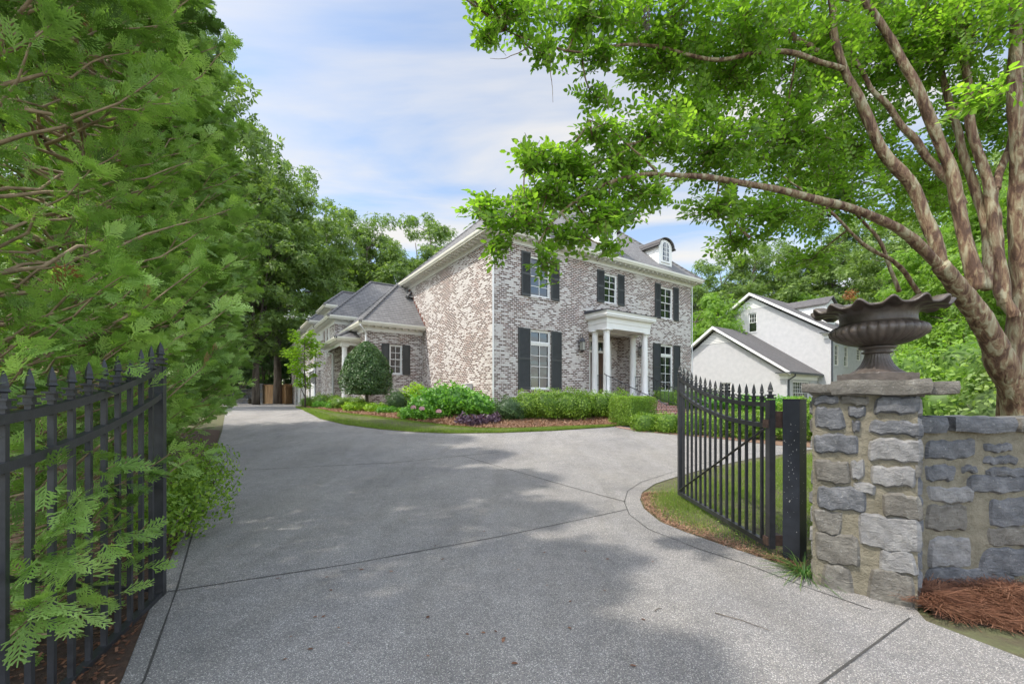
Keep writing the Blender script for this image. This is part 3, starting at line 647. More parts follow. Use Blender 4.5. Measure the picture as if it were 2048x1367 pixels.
# ---- arched dormers
def dormer(uc, vf=.12, zb=8.70, w_=.55):
    zs = zb + .98; d = 2.4; rt = .52
    base = MB(HT)
    arch = [(uc + w_ * cos(t), zs + rt * .72 * sin(t)) for t in np.linspace(0, pi, 15)]
    poly = [(uc - w_, zb), (uc + w_, zb)] + [(a, c) for a, c in arch]
    base.prism(poly, vf, vf + d)
    o = base.build('dormer', 'white', house)
    sd_ = MB(HT)
    for s in (-1, 1):
        for i in range(10):
            z = zb + .03 + i * .105
            if z + .1 > zs: break
            u = uc + s * w_
            sd_.add([(u, vf + .1, z), (u, vf + d, z), (u, vf + d, z + .1), (u, vf + .1, z + .1), (u + s * .022, vf + .1, z), (u + s * .022, vf + d, z), (u + s * .006, vf + d, z + .1), (u + s * .006, vf + .1, z + .1)], [(0, 1, 2, 3), (4, 7, 6, 5), (0, 4, 5, 1), (3, 2, 6, 7), (0, 3, 7, 4), (1, 5, 6, 2)])
    sd_.build('siding', 'white', o)
    rf = MB(HT); out = []
    for t in np.linspace(-.0, pi, 17): out.append((uc + (w_ + .09) * cos(t), zs + .03 + (rt * .72 + .07) * sin(t)))
    out = [(uc + w_ + .22, zs - .05)] + out + [(uc - w_ - .22, zs - .05)]
    inn = [(uc + (a - uc) * .93, c - .045) for a, c in out]
    rf.prism(out + inn[::-1], vf - .12, vf + d + .1); rf.build('dormer_roof', 'shingle2', o)
    wn = MB(HT); ww = .25; zt = zs + .02
    def arcp(r_, k=10): return [(uc + r_ * cos(t), zt + r_ * .9 * sin(t)) for t in np.linspace(0, pi, k)]
    oa, ia = arcp(ww + .09), arcp(ww)
    wn.prism([(uc - ww - .09, zb + .16), (uc + ww + .09, zb + .16), (uc + ww + .09, zt)] + oa[1:-1] + [(uc - ww - .09, zt), (uc - ww - .09, zb + .16)][:1], vf - .02, vf - .001)
    wo_ = wn.build('window', 'white', o)
    pn = MB(HT); pn.prism([(uc - ww, zb + .24), (uc + ww, zb + .24), (uc + ww, zt)] + ia[1:-1] + [(uc - ww, zt)], vf - .032, vf - .021); pn.build('pane', 'glass', wo_)
    mt = MB(HT); mt.box(uc - .035, uc + .035, vf - .045, vf - .033, zb + .24, zt + ww * .88)
    for z in (zb + .46, zb + .70, zb + .92): mt.box(uc - ww, uc + ww, vf - .043, vf - .034, z - .012, z + .012)
    for x in (-.14, .14): mt.box(uc + x - .010, uc + x + .010, vf - .042, vf - .035, zb + .24, zt + .15)
    mt.box(uc - ww - .12, uc + ww + .12, vf - .05, vf - .021, zb + .12, zb + .18)
    mt.build('muntin', 'white', wo_)
for uc in (2.3, 6.52, 10.85): dormer(uc)
# ---- wing A (single storey, in front of the porch)
m = MB(HT); m.T = fr_front(7.3); wall(m, -2.9, 0, .3, 4.92, [(-1.78, -1.10, 2.80, 4.33)]); m.T = fr_west(-2.9); wall(m, 7.3, 12, .3, 4.92); m.build('wing_wall', 'brick', house, recalc=False)
FA = fr_front(7.3)
window(FA, -1.78, -1.10, 2.80, 4.33, house); shutter(FA, -2.18, -1.79, 2.78, 4.35, house, False); shutter(FA, -1.09, -.70, 2.78, 4.35, house, False)
m = MB(FA)
for i in range(38): x = -2.86 + 2.82 * i / 37; m.box(x - .033, x + .033, .001, .010, 4.74, 4.915)
m.build('soldier_course', 'brick', house)
m = MB(FA)
for i in range(12): x = -1.44 - .42 + .84 * i / 11; m.box(x - .032, x + .032, .001, .014, 4.36, 4.58)
m.build('brick_arch', 'brick', house)
cornice((-2.9, 1.0, 7.3, 12.0), 4.92, 5.34, .45, house); hip((-3.35, 2.2, 6.85, 12.4), 5.28, 1.0, house)
m = MB(HT)
for i in range(11):
    v = 6.95 + i * .27; z = 5.5 + (v - 6.95) * 1.0; m.box(-.02, -.002, v, v + .27, z - .25, z + .12)
m.build('flashing', 'copper', house)
downspout(HT, [(-3.30, 6.95, 5.2), (-3.30, 6.95, 5.1), (-2.97, 7.22, 4.75), (-2.97, 7.22, 1.0)], house, r=.05)
# ---- rear garage wing B and its raised dormer blocks
UB = -3.57
gops = [(15.9, 16.7, 1.05, 3.45), (18.3, 20.6, 1.05, 3.55), (21.9, 24.2, 1.05, 3.55), (25.5, 27.9, 1.05, 3.55)]
m = MB(HT); m.T = fr_front(11.5); wall(m, UB, 1.5, .3, 5.82); m.T = fr_west(UB); wall(m, 11.5, 31, .3, 5.82, [o for o in gops] + [(13.15, 13.75, 4.2, 5.8)], .2)
m.T = fr_back(31); wall(m, UB, 4.5, .3, 5.82); m.T = fr_east(4.5); wall(m, 9.5, 31, .3, 5.82); m.build('garage_wall', 'brick', house, recalc=False)
cornice((UB, 4.5, 11.5, 31.0), 5.82, 6.24, .45, house)
hip((UB - .45, 4.4, 11.05, 17.5), 6.18, .95, house); hip((UB - .45, 4.95, 15.5, 31.45), 6.17, .55, house); hip((-.4, 6.2, 8.6, 15.6), 7.2, 1.0, house)
FW = fr_west(UB)
for v0, v1 in ((12.8, 14.6), (18.75, 21.6), (23.1, 26.4)):
    m = MB(HT); m.T = fr_west(UB - .004); wall(m, v0, v1, 5.3, 6.72, [((v0 + v1) / 2 - .4, (v0 + v1) / 2 + .4, 5.45, 6.5)] if v1 - v0 > 2 else []); m.T = fr_front(v0); wall(m, UB - .004, 0, 5.3, 6.72); m.T = fr_back(v1); wall(m, UB - .004, 0, 5.3, 6.72)
    m.build('dormer_wall', 'brick', house, recalc=False)
    cornice((UB - .004, 1.0, v0, v1), 6.70, 7.08, .42, house); hip((UB - .42, 2.0, v0 - .42, v1 + .42), 7.03, .9, house)
    if v1 - v0 > 2: window(fr_west(UB - .004), (v0 + v1) / 2 - .4, (v0 + v1) / 2 + .4, 5.45, 6.5, house)
window(FW, 13.15, 13.75, 4.2, 5.8, house)
m = MB(FW); m.box(12.9, 13.14, .0, .05, 4.1, 5.82); m.box(13.76, 14.0, .0, .05, 4.1, 5.82); m.build('window_pilaster', 'white', house)
m = MB(FW); m.box(14.9, 18.0, .002, .06, 5.3, 5.82); m.build('panel', 'white', house)
for a0, a1, z0, z1 in gops:
    m = MB(FW); m.box(a0, a1, -.19, -.14, z0, z1)
    if a1 - a0 > 1:
        for i in range(4):
            for j in range(4): x = a0 + (a1 - a0) * (j + .5) / 4; z = z0 + (z1 - z0) * (i + .5) / 4; m.box(x - .22, x + .22, -.14, -.125, z - .22, z + .22)
        m.box(a0 - .14, a0, -.1, .03, z0, z1 + .2); m.box(a1, a1 + .14, -.1, .03, z0, z1 + .2); m.box(a0, a1, -.1, .028, z1, z1 + .2)
    else: m.box(a0 + .12, a1 - .12, -.14, -.12, z0 + .3, z1 - .3)
    m.build('garage_door' if a1 - a0 > 1 else 'side_door', 'white', house)
lantern(FW, 17.4, 2.9, house, 1.3)
downspout(FW, [(17.75, .06, 6.0), (17.75, .06, 1.05)], house, r=.055)
# ---- little porch in the corner
m = MB(HT); PR = (-4.0, -2.9, 8.85, 13.2)
cornice((-3.75, -2.6, 8.85, 12.9), 4.32, 4.70, .40, house)
hip((-4.15, -1.6, 8.45, 13.3), 4.65, .55, house)
m = MB(HT); column_mb(m, -3.58, 9.02, 1.35, 4.32, .15); m.build('column', 'white', house, smooth=False)
m = MB(HT); m.box(-3.85, -2.9, 8.7, 11.5, .5, 1.35); m.build('porch_floor', 'redbrick', house)
downspout(HT, [(-4.15, 13.2, 4.6), (-4.15, 13.2, 4.5), (-3.64, 11.7, 4.1), (-3.64, 11.7, 1.1)], house, r=.06)
# utility box on the side wall
m = MB(fr_west(0)); m.box(1.75, 2.25, .01, .25, 1.80, 2.16); m.box(1.72, 2.28, .01, .28, 2.16, 2.19); m.tube([(2.0, .1, 1.65), (2.0, .1, 1.0)], .025, 6)
tag(m.build('meter_box', 'downspout'), 'small pale grey utility box on the brick side wall behind the hydrangea', 'utility box')
bpy.data.objects['meter_box'].location = (house.location); bpy.data.objects['meter_box'].rotation_euler = house.rotation_euler

# ================================================================== NEIGHBOUR HOUSE
nb, NT = hroot('painted_house', 31.65, -.21, .9, 'white painted brick neighbouring house with dark gabled roof beyond the gate', 'house')
def gable_block(u0, u1, v0, v1, ze, zr, opsg, opsf, parent, over=.45, wo2=.42, rakew=.32):
    vm = (v0 + v1) / 2; p = (zr - ze) / (vm - v0)
    m = MB(NT); m.T = fr_west(u0, NT); wall(m, v0, v1, .3, ze, [o for o in opsg if o[3] <= ze])
    # gable triangle (with an opening handled by strips)
    up = [o for o in opsg if o[3] > ze]
    zs = sorted(set([ze, zr - .25] + [o[2] for o in up] + [o[3] for o in up]))
    for a, b in zip(zs[:-1], zs[1:]):
        l0, r0, l1, r1 = v0 + (a - ze) / p, v1 - (a - ze) / p, v0 + (b - ze) / p, v1 - (b - ze) / p
        o = [q for q in up if q[2] < (a + b) / 2 < q[3]]
        if o: q = o[0]; m.add([(l0, 0, a), (q[0], 0, a), (q[0], 0, b), (l1, 0, b)], [(0, 1, 2, 3)]); m.add([(q[1], 0, a), (r0, 0, a), (r1, 0, b), (q[1], 0, b)], [(0, 1, 2, 3)])
        else: m.add([(l0, 0, a), (r0, 0, a), (r1, 0, b), (l1, 0, b)], [(0, 1, 2, 3)])
    for q in up:
        for (x0, c0), (x1, c1) in (((q[0], q[2]), (q[0], q[3])), ((q[1], q[2]), (q[1], q[3])), ((q[0], q[2]), (q[1], q[2])), ((q[0], q[3]), (q[1], q[3]))): m.add([(x0, 0, c0), (x1, 0, c1), (x1, -.14, c1), (x0, -.14, c0)], [(0, 1, 2, 3)])
    m.T = fr_front(v0, NT); wall(m, u0, u1, .3, ze, opsf); m.T = fr_back(v1, NT); wall(m, u0, u1, .3, ze); m.T = fr_east(u1, NT); wall(m, v0, v1, .3, ze)
    m.build('wall', 'paintbrick', parent, recalc=False)
    r = MB(NT); th = .12
    for s in (1, -1):
        ve = (v0 - wo2) if s == 1 else (v1 + wo2); z0 = ze - wo2 * p + .35
        ztop = z0 + p * abs(vm - ve)
        r.add([(u0 - over, ve, z0), (u1 + over, ve, z0), (u1 + over, vm, ztop), (u0 - over, vm, ztop), (u0 - over, ve, z0 + th), (u1 + over, ve, z0 + th), (u1 + over, vm, ztop + th), (u0 - over, vm, ztop + th)], [(0, 1, 2, 3), (4, 5, 6, 7), (0, 1, 5, 4), (1, 2, 6, 5), (2, 3, 7, 6), (3, 0, 4, 7)])
    ro = r.build('roof', 'shingle2', parent)
    k = MB(NT)
    for s in (1, -1):
        ve = (v0 - wo2) if s == 1 else (v1 + wo2); z0 = ze - wo2 * p + .35; ztop = z0 + p * abs(vm - ve)
        k.add([(u0 - over - .03, ve, z0 + th - .02), (u0 - over + .05, ve, z0 + th - .02), (u0 - over + .05, vm, ztop + th - .02), (u0 - over - .03, vm, ztop + th - .02), (u0 - over - .03, ve, z0 - .11), (u0 - over + .05, ve, z0 - .11), (u0 - over + .05, vm, ztop - .13), (u0 - over - .03, vm, ztop - .13)], [(0, 1, 2, 3), (4, 5, 6, 7), (0, 1, 5, 4), (1, 2, 6, 5), (2, 3, 7, 6), (3, 0, 4, 7)])
        k.add([(u0 - over, ve, z0 - .01), (u0, ve, z0 - .01), (u0, vm, ztop - .01), (u0 - over, vm, ztop - .01), (u0 - over, ve, z0 - .05), (u0, ve, z0 - .05), (u0, vm, ztop - .05), (u0 - over, vm, ztop - .05)], [(0, 1, 2, 3), (4, 5, 6, 7), (0, 1, 5, 4), (1, 2, 6, 5), (2, 3, 7, 6), (3, 0, 4, 7)])
    # louvred gable vent
    for i in range(8): z = zr - 1.0 + i * .13; hw = (zr + .05 - z) / p * .9; k.box(u0 - .03, u0 - .006, vm - hw, vm + hw, z, z + .085)
    k.build('bargeboard', 'white', ro)
    c = MB(NT); ring(c, (u0, u1, v0, v1), [(0, ze - .28), (.04, ze - .28), (.04, ze - .02), (.12, ze + .02), (wo2 - .08, ze + .03), (wo2 - .08, ze + .08), (0, ze + .08)]) if False else None
    for i in range(int((u1 - u0) / .22)): a = u0 + .1 + i * .22; c.box(a, a + .1, v0 - .16, v0 - .041, ze - .10, ze - .0)
    c.box(u0 - .05, u1, v0 - .04, v0 - .001, ze - .34, ze + .02); c.box(u0 - .45, u1, v0 - wo2 + .06, v0 - .001, ze + .02, ze + .08)
    c.box(u0 - .45, u0 - .001, v0 - .001, v0 + .55, ze + .02, ze + .08); c.box(u0 - .05, u0 - .001, v0 - .001, v0 + .5, ze - .34, ze + .02)
    c.build('cornice', 'white', parent)
    g_ = MB(NT); g_.box(u0 - .5, u1, v0 - wo2 - .06, v0 - wo2 + .06, ze + .02, ze + .14); g_.box(u0 - .52, u0 - .40, v0 - wo2 + .06, v0 + .6, ze + .08, ze + .14); g_.build('gutter', 'darkmetal', parent)
gable_block(31.65, 48, -.21, 12.2, 6.80, 10.9, [(5.55, 6.30, 7.75, 9.5)], [(32.4, 33.3, 4.3, 6.0), (34.4, 35.3, 4.3, 6.0), (37.2, 38.2, 4.95, 6.0), (40.3, 41.2, 4.3, 6.0)], nb)
gable_block(26.3, 31.65, .75, 12.0, 3.42, 7.35, [(5.0, 6.0, 1.7, 2.95)], [(27.3, 30.2, 1.1, 2.95)], nb, rakew=.3)
NF = fr_front(-.21, NT)
for a, b, z0, z1 in ((32.4, 33.3, 4.3, 6.0), (34.4, 35.3, 4.3, 6.0), (37.2, 38.2, 4.95, 6.0), (40.3, 41.2, 4.3, 6.0)): window(NF, a, b, z0, z1, nb, cols=3, rows=2, mat='cream', sill='paintbrick')
window(fr_west(31.65, NT), 5.55, 6.30, 7.75, 9.5, nb, cols=3, rows=2, sill='paintbrick', back=.08)
window(fr_west(26.3, NT), 5.0, 6.0, 1.7, 2.95, nb, cols=3, rows=2, sill='paintbrick')
window(fr_front(.75, NT), 27.3, 30.2, 1.1, 2.95, nb, cols=9, rows=3, srows=2, sill='paintbrick')
downspout(NF, [(31.9, .38, 6.85), (31.9, .38, 6.7), (31.75, .06, 6.4), (31.75, .06, 1.0)], nb, 'darkmetal', .06)
downspout(fr_front(.75, NT), [(26.75, .38, 3.45), (26.75, .38, 3.3), (26.5, .06, 3.0), (26.5, .06, 1.0)], nb, 'darkmetal', .06)
for uc in (36.2, 41.6):
    m = MB(NT); hw = .95; zb = 7.6; zt = 10.0; vf = 1.35
    m.prism([(uc - hw, zb), (uc + hw, zb), (uc + hw, zt), (uc, zt + .62), (uc - hw, zt)], vf, vf + 5)
    for i in range(14):
        z = zb + .2 + i * .17
        if z + .16 < zt: m.add([(uc - hw, vf + .08, z), (uc - hw, vf + 5, z), (uc - hw, vf + 5, z + .16), (uc - hw, vf + .08, z + .16), (uc - hw - .035, vf + .08, z), (uc - hw - .035, vf + 5, z), (uc - hw - .008, vf + 5, z + .16), (uc - hw - .008, vf + .08, z + .16)], [(0, 1, 2, 3), (4, 7, 6, 5), (0, 4, 5, 1), (3, 2, 6, 7), (0, 3, 7, 4), (1, 5, 6, 2)])
    o = m.build('dormer', 'white', nb)
    r = MB(NT); r.prism([(uc - hw - .22, zt - .07), (uc, zt + .66), (uc + hw + .22, zt - .07), (uc + hw + .22, zt + .03), (uc, zt + .78), (uc - hw - .22, zt + .03)], vf - .2, vf + 5.5); r.build('dormer_roof', 'shingle2', o)
    p = MB(NT); p.box(uc - .32, uc + .32, vf - .02, vf - .005, zb + .9, zb + 2.1); p.build('pane', 'glass', o)
m = MB(NT); m.box(40, 41.2, 12.0, 13.0, 6, 11.2); m.box(39.9, 41.3, 11.9, 13.1, 11.2, 11.35); m.build('chimney', 'paintbrick', nb)

# ================================================================== GATES, POST, PILLAR, WALL, URN
def make_gate(name, hinge, free, label, z0=.07):
    """double drive gate leaf: two sweeping rails, pickets with spear finials"""
    hx, hy = hinge; fx, fy = free; L = sqrt((fx - hx) ** 2 + (fy - hy) ** 2); rz = atan2(fy - hy, fx - hx)
    root = empty(name, (hx, hy, 0), label, 'gate', 'pair of black iron driveway gates', rz)
    top = lambda t: 1.455 + .355 * t ** 2.2
    m = MB(); m.box(-.035, .035, -.028, .028, z0, 1.50); m.build('hinge_stile', 'iron', root)
    m = MB(); m.box(L - .03, L + .03, -.028, .028, z0, top(1) + .02); m.build('free_stile', 'iron', root)
    for nm, dz in (('top_rail', 0), ('middle_rail', -.205)):
        m = MB(); k = 24; vs = []
        for i in range(k + 1):
            t = i / k; x = .035 + (L - .065) * t; z = top(t) + dz
            for y, c in ((-.022, -.022), (.022, -.022), (.022, .022), (-.022, .022)): vs.append((x, y, z + c))
        m.add(vs, [(4 * i + j, 4 * i + (j + 1) % 4, 4 * i + 4 + (j + 1) % 4, 4 * i + 4 + j) for i in range(k) for j in range(4)] + [(3, 2, 1, 0), (4 * k, 4 * k + 1, 4 * k + 2, 4 * k + 3)])
        m.build(nm, 'iron', root)
    m = MB(); m.box(.035, L - .03, -.025, .025, z0 + .002, z0 + .05); m.build('bottom_rail', 'iron', root)
    m = MB(); m.tube([(.05, .030, top(0) - .24), (L - .05, .030, z0 + .08)], .014, 4); m.build('brace', 'iron', root)
    def finial(x, z, s=1.0):
        m = MB(); q = .016 * s
        m.box(x - q * 1.7, x + q * 1.7, -q * 1.7, q * 1.7, z + .018, z + .030); m.box(x - q, x + q, -q, q, z + .030, z + .052); m.box(x - q * 1.7, x + q * 1.7, -q * 1.7, q * 1.7, z + .052, z + .062)
        m.lathe([(q * .95, .062), (q * .9, .085), (q * 1.6, .092), (q * 1.15, .105), (q * 1.2, .118), (q * .8, .15), (.002, .185)], 4, (x, 0, z)); return m
    n = 15
    for i in range(1, n + 1):
        t = i / (n + 1); x = L * t; m = MB(); m.box(x - .0125, x + .0125, -.0125, .0125, z0 + .05, top(t) + .045); p = m.build('picket', 'iron', root)
        finial(x, top(t) + .022).build('finial', 'iron', p)
    finial(0, 1.49, 1.3).build('finial', 'iron', root); finial(L, top(1) + .02, 1.3).build('finial', 'iron', root)
    return root
gR = make_gate('driveway_gate', (2.495, 4.08), (2.53, 6.36), 'black iron gate leaf hinged on the black square post beside the stone pillar, swung open')
gL = make_gate('driveway_gate', (-1.86, .95), (-2.68, 3.22), 'black iron gate leaf overgrown by arborvitae fronds, swung open'); gL.location.z = -.075
for z in (.10, 1.23):
    m = MB(); m.box(-.03, .07, -.10, -.028, z, z + .10 if z < 1 else z + .16); m.box(-.02, .06, -.028, .04, z, z + .08); m.build('hinge', 'rustplate', gR)
# hinge post
pr = empty('gate_post', (2.665, 3.985, 0), 'chunky square black steel gate post with chipped paint', 'gate post', rz=ROT)
m = MB(); b = .072
m.box(-b, b, -b, b, -.05, 1.50); m.build('post_shaft', 'post', pr)
m = MB(); m.box(-b - .004, b + .004, -b - .004, b + .004, 1.50, 1.508); m.build('post_cap', 'post', pr)
rr = random.Random(5); m = MB()
for i in range(64):
    s = rr.uniform(.0008, .0024); z = rr.triangular(.25, 1.45, .8); y = rr.uniform(-.06, .06) * (1 if i % 2 else .5)
    if i % 3: m.box(-b - .0012, -b - .0003, y - s, y + s, z, z + s * rr.uniform(1, 4))
    else: m.box(y - s, y + s, -b - .0012, -b - .0003, z, z + s * rr.uniform(1, 4))
m.build('paint_chips', 'white', pr)

def nz3(p, seed=0):
    x, y, z = p[..., 0], p[..., 1], p[..., 2]; s = seed * 1.7
    return (np.sin(x * 21 + s + 1.7 * np.sin(z * 17 + s)) * np.cos(y * 19 + 2 * s) + .6 * np.sin(z * 43 + 3 * np.sin(x * 31 + y * 27 + s)) + .4 * np.sin(x * 83 + y * 71 + z * 97 + s)) / 2
def stone_mb(mb, O, X, Nn, a0, a1, z0, z1, seed, proud=.034, depth=.10, mi=None):
    """rough-faced stone block set in a wall plane"""
    a0 -= .012; a1 += .012; z0 -= .011; z1 += .011
    r = random.Random(seed); w_, h_ = a1 - a0, z1 - z0; nu = max(6, int(w_ / .026)); nv = max(5, int(h_ / .022)); P = []; c = min(w_, h_) * r.uniform(.10, .2)
    j = [r.uniform(-.035, .035) * min(1, h_ * 5) for _ in range(4)]; tilt = r.uniform(-.02, .02); fx = [r.uniform(.2, .8) for _ in range(3)]; fa = [r.uniform(-.9, .9) for _ in range(3)]
    for i in range(nv + 1):
        for k in range(nu + 1):
            u, v = k / nu, i / nv
            eu = min(u, 1 - u) * w_; ev = min(v, 1 - v) * h_
            # rounded outline
            uu, vv = (u - .5) * 2, (v - .5) * 2
            q = 1 - .05 * abs(uu) ** 3 * abs(vv) ** 3 * 2
            a = a0 + w_ * (.5 + uu * .5 * q) + j[0] * (1 - v) * (1 - u) + j[1] * v * (1 - u) - j[2] * (1 - v) * u + j[3] * v * u * .5
            z = z0 + h_ * (.5 + vv * .5 * q) + tilt * uu * .5 + .008 * sin(u * 9 + seed) + .006 * sin(u * 23 + seed * 2)
            e = min(eu, ev); prof = 1 - max(0, 1 - e / .022) ** 2
            fac = sum(abs((u - fx[t]) * cos(fa[t]) + (v - .5) * sin(fa[t])) for t in range(3)) * .012
            n = proud * prof - fac * prof + .009 * (float(nz3(np.array((a * .5, z * .6, seed * .1)), seed))) * prof
            if prof < .02: n = -.012
            P.append((a, n, z))
    fs = [(i * (nu + 1) + k, i * (nu + 1) + k + 1, (i + 1) * (nu + 1) + k + 1, (i + 1) * (nu + 1) + k) for i in range(nv) for k in range(nu)]
    if mi is None: mi = r.choice([0, 0, 1, 2, 1])
    mb.add([(O[0] + X[0] * a + Nn[0] * n, O[1] + X[1] * a + Nn[1] * n, z) for a, n, z in P], fs, mi)
def slab(mb, x0, x1, y0, y1, z0, z1, seed, mi=0, nn=.018):
    """rough slab (all faces) for copings: local box with displaced grid"""
    def grid(fn, nu, nv):
        P = [fn(i / nu, j / nv) for j in range(nv + 1) for i in range(nu + 1)]
        Q = []
        for p in P:
            p = np.array(p, float); d = float(nz3(p * .6, seed)) * nn; c = np.array(((x0 + x1) / 2, (y0 + y1) / 2, (z0 + z1) / 2)); q = (p - c) / np.array(((x1 - x0) / 2, (y1 - y0) / 2, (z1 - z0) / 2))
            s = 1 - .045 * (max(0, abs(q[0]) + abs(q[1]) + abs(q[2]) - 1.75)) * 1.2
            p = c + (p - c) * s * (1 + d); p[2] += .006 * sin(p[0] * 14 + seed) + .004 * sin(p[1] * 31 + seed); Q.append(tuple(p))
        mb.add(Q, [(j * (nu + 1) + i, j * (nu + 1) + i + 1, (j + 1) * (nu + 1) + i + 1, (j + 1) * (nu + 1) + i) for j in range(nv) for i in range(nu)], mi)
    a, b_, c_ = max(4, int((x1 - x0) / .03)), max(4, int((y1 - y0) / .03)), max(3, int((z1 - z0) / .02))
    L = lambda p, q, t: p + (q - p) * t
    grid(lambda s, t: (L(x0, x1, s), L(y0, y1, t), z1), a, b_); grid(lambda s, t: (L(x0, x1, s), L(y0, y1, t), z0), a, b_)
    grid(lambda s, t: (L(x0, x1, s), y0, L(z0, z1, t)), a, c_); grid(lambda s, t: (L(x0, x1, s), y1, L(z0, z1, t)), a, c_)
    grid(lambda s, t: (x0, L(y0, y1, s), L(z0, z1, t)), b_, c_); grid(lambda s, t: (x1, L(y0, y1, s), L(z0, z1, t)), b_, c_)
# pillar: front face from PA (left) to PB (right)
PA, PB = np.array((2.44, 3.43)), np.array((2.90, 3.02)); PX = (PB - PA) / np.linalg.norm(PB - PA); PW = float(np.linalg.norm(PB - PA)); PN = np.array((-(-PX[1]) * -1, -PX[0])); PN = np.array((PX[1], -PX[0]))
pil = empty('stone_pillar', (PA[0], PA[1], 0), 'square gate pillar of grey limestone blocks in tan mortar carrying the urn', 'pillar', rz=atan2(PX[1], PX[0]))
def on_plane(px, py, P0, X):
    k = (px - CX) / F; a = (k * P0[1] - P0[0]) / (X[0] - k * X[1]); d = P0[1] + a * X[1]; return a, EYE + (HY - py) / F * d
m = MB(); m.box(.0, PW, 0, PW, -.05, 1.545); m.build('mortar_core', 'mortar', pil)
crop = lambda x, y: (1580 + x / 1.953, 560 + y / 1.953)
FR = [(90, 452, 185, 482, 0), (322, 452, 500, 520, 0), (92, 498, 208, 580, 0), (225, 495, 300, 535, 0), (242, 550, 275, 592, 0), (315, 550, 505, 603, 0), (95, 602, 268, 675, 0), (290, 620, 505, 705, 1), (98, 705, 230, 790, 2), (235, 705, 290, 775, 1), (308, 728, 503, 805, 1),
      (100, 808, 300, 897, 0), (258, 792, 340, 832, 1), (343, 833, 497, 925, 2), (97, 900, 218, 990, 2), (250, 920, 495, 1050, 1), (112, 992, 280, 1108, 2), (336, 1052, 488, 1140, 1), (132, 1112, 243, 1215, 2), (303, 1132, 482, 1262, 2), (200, 455, 310, 485, 2)]
m = MB(); O = (0, 0)
for i, (x0, y0, x1, y1, mi) in enumerate(FR):
    p0, p1 = crop(x0, y0), crop(x1, y1); pc = (p0[1] + p1[1]) / 2
    a0, _ = on_plane(p0[0], pc, PA, PX); a1, _ = on_plane(p1[0], pc, PA, PX); xc = (p0[0] + p1[0]) / 2
    _, zt = on_plane(xc, p0[1], PA, PX); _, zb = on_plane(xc, p1[1], PA, PX); a0 = max(-.02, a0); a1 = min(PW + .02, a1)
    stone_mb(m, (0, 0), (1, 0), (0, -1), a0, a1, max(-.01, zb), min(1.53, zt), 10 + i, mi=mi)
rr = random.Random(8)
for O2, X2, N2 in (((PW, 0), (0, 1), (1, 0)), ((0, PW), (0, -1), (-1, 0)), ((PW, PW), (-1, 0), (0, 1))):
    z = .02
    while z < 1.48:
        h = rr.uniform(.08, .16); a = .01
        while a < PW - .12:
            w_ = min(rr.uniform(.16, .3), PW - a - .02); stone_mb(m, O2, X2, N2, a, a + w_, z, min(1.52, z + h), rr.randint(0, 999)); a += w_ + .035
        z += h + .03
m.build('stones', ['st1', 'st2', 'st3'], pil, recalc=False)
m = MB()
for i, (x0, x1, y0, y1, z0, z1, mi) in enumerate([(-.07, .13, -.07, .35, 1.555, 1.625, 2), (.11, PW + .08, -.08, .30, 1.535, 1.645, 2), (-.06, .30, .33, PW + .07, 1.545, 1.635, 0), (.28, PW + .10, .28, PW + .08, 1.54, 1.64, 2), (PW + .03, PW + .22, .06, .48, 1.545, 1.635, 2), (-.03, PW + .05, -.03, PW + .05, 1.53, 1.57, 2)]):
    slab(m, x0, x1, y0, y1, z0, z1, i + 3, mi)
m.build('cap', ['st1', 'st2', 'st3'], pil, smooth=True)
# low wall running right from the pillar
WA = np.array((3.06, 3.34)); WX = np.array((.9992, -.04)); WX /= np.linalg.norm(WX)
wl = empty('stone_wall', (WA[0], WA[1], 0), 'low grey stone garden wall with flat coping right of the pillar', 'wall', rz=atan2(WX[1], WX[0]))
m = MB(); m.box(0, 4.2, 0, .40, -.05, 1.26); m.build('mortar_core', 'mortar', wl)
WR = [(528, 625, 720, 697, 0), (757, 640, 868, 668, 0), (755, 688, 885, 716, 0), (522, 722, 640, 783, 0), (672, 725, 728, 748, 0), (765, 733, 930, 765, 0), (690, 760, 935, 828, 0), (540, 808, 712, 868, 1), (532, 875, 700, 975, 2), (760, 852, 960, 960, 0), (772, 964, 980, 1038, 2), (532, 1002, 705, 1118, 1), (737, 1045, 990, 1150, 0), (524, 1122, 880, 1200, 0), (560, 1208, 700, 1275, 1), (715, 1210, 850, 1290, 2), (862, 1220, 960, 1300, 1)]
m = MB()
for i, (x0, y0, x1, y1, mi) in enumerate(WR):
    p0, p1 = crop(x0, y0), crop(x1, y1); pc = (p0[1] + p1[1]) / 2; xc = (p0[0] + p1[0]) / 2
    a0, _ = on_plane(p0[0], pc, WA, WX); a1, _ = on_plane(p1[0], pc, WA, WX); _, zt = on_plane(xc, p0[1], WA, WX); _, zb = on_plane(xc, p1[1], WA, WX)
    stone_mb(m, (0, 0), (1, 0), (0, -1), max(.0, a0), a1, max(-.02, zb), zt, 50 + i, mi=mi, proud=.03)
rr = random.Random(12)
for O2, X2, N2, s0, s1 in (((0, 0), (1, 0), (0, -1), .98, 4.1), ((4.2, .4), (-1, 0), (0, 1), .02, 4.1)):
    z = .02
    while z < 1.2:
        h = rr.uniform(.07, .15); a = s0 + rr.uniform(0, .06)
        while a < s1 - .12:
            w_ = rr.uniform(.16, .38); stone_mb(m, O2, X2, N2, a, min(s1, a + w_), z, min(1.22, z + h), rr.randint(0, 999), proud=.03); a += w_ + .035
        z += h + .03
m.build('stones', ['st1', 'st2', 'st3'], wl, recalc=False)
m = MB(); a = -.02; i = 0
for wdt in (.385, .50, .44, .52, .38, .47, .55, .5, .45):
    slab(m, a, a + wdt - .03, -.06 - .01 * (i % 2), .46, 1.245, 1.37 - .008 * (i % 3), 20 + i, [0, 0, 2][i % 3]); a += wdt; i += 1
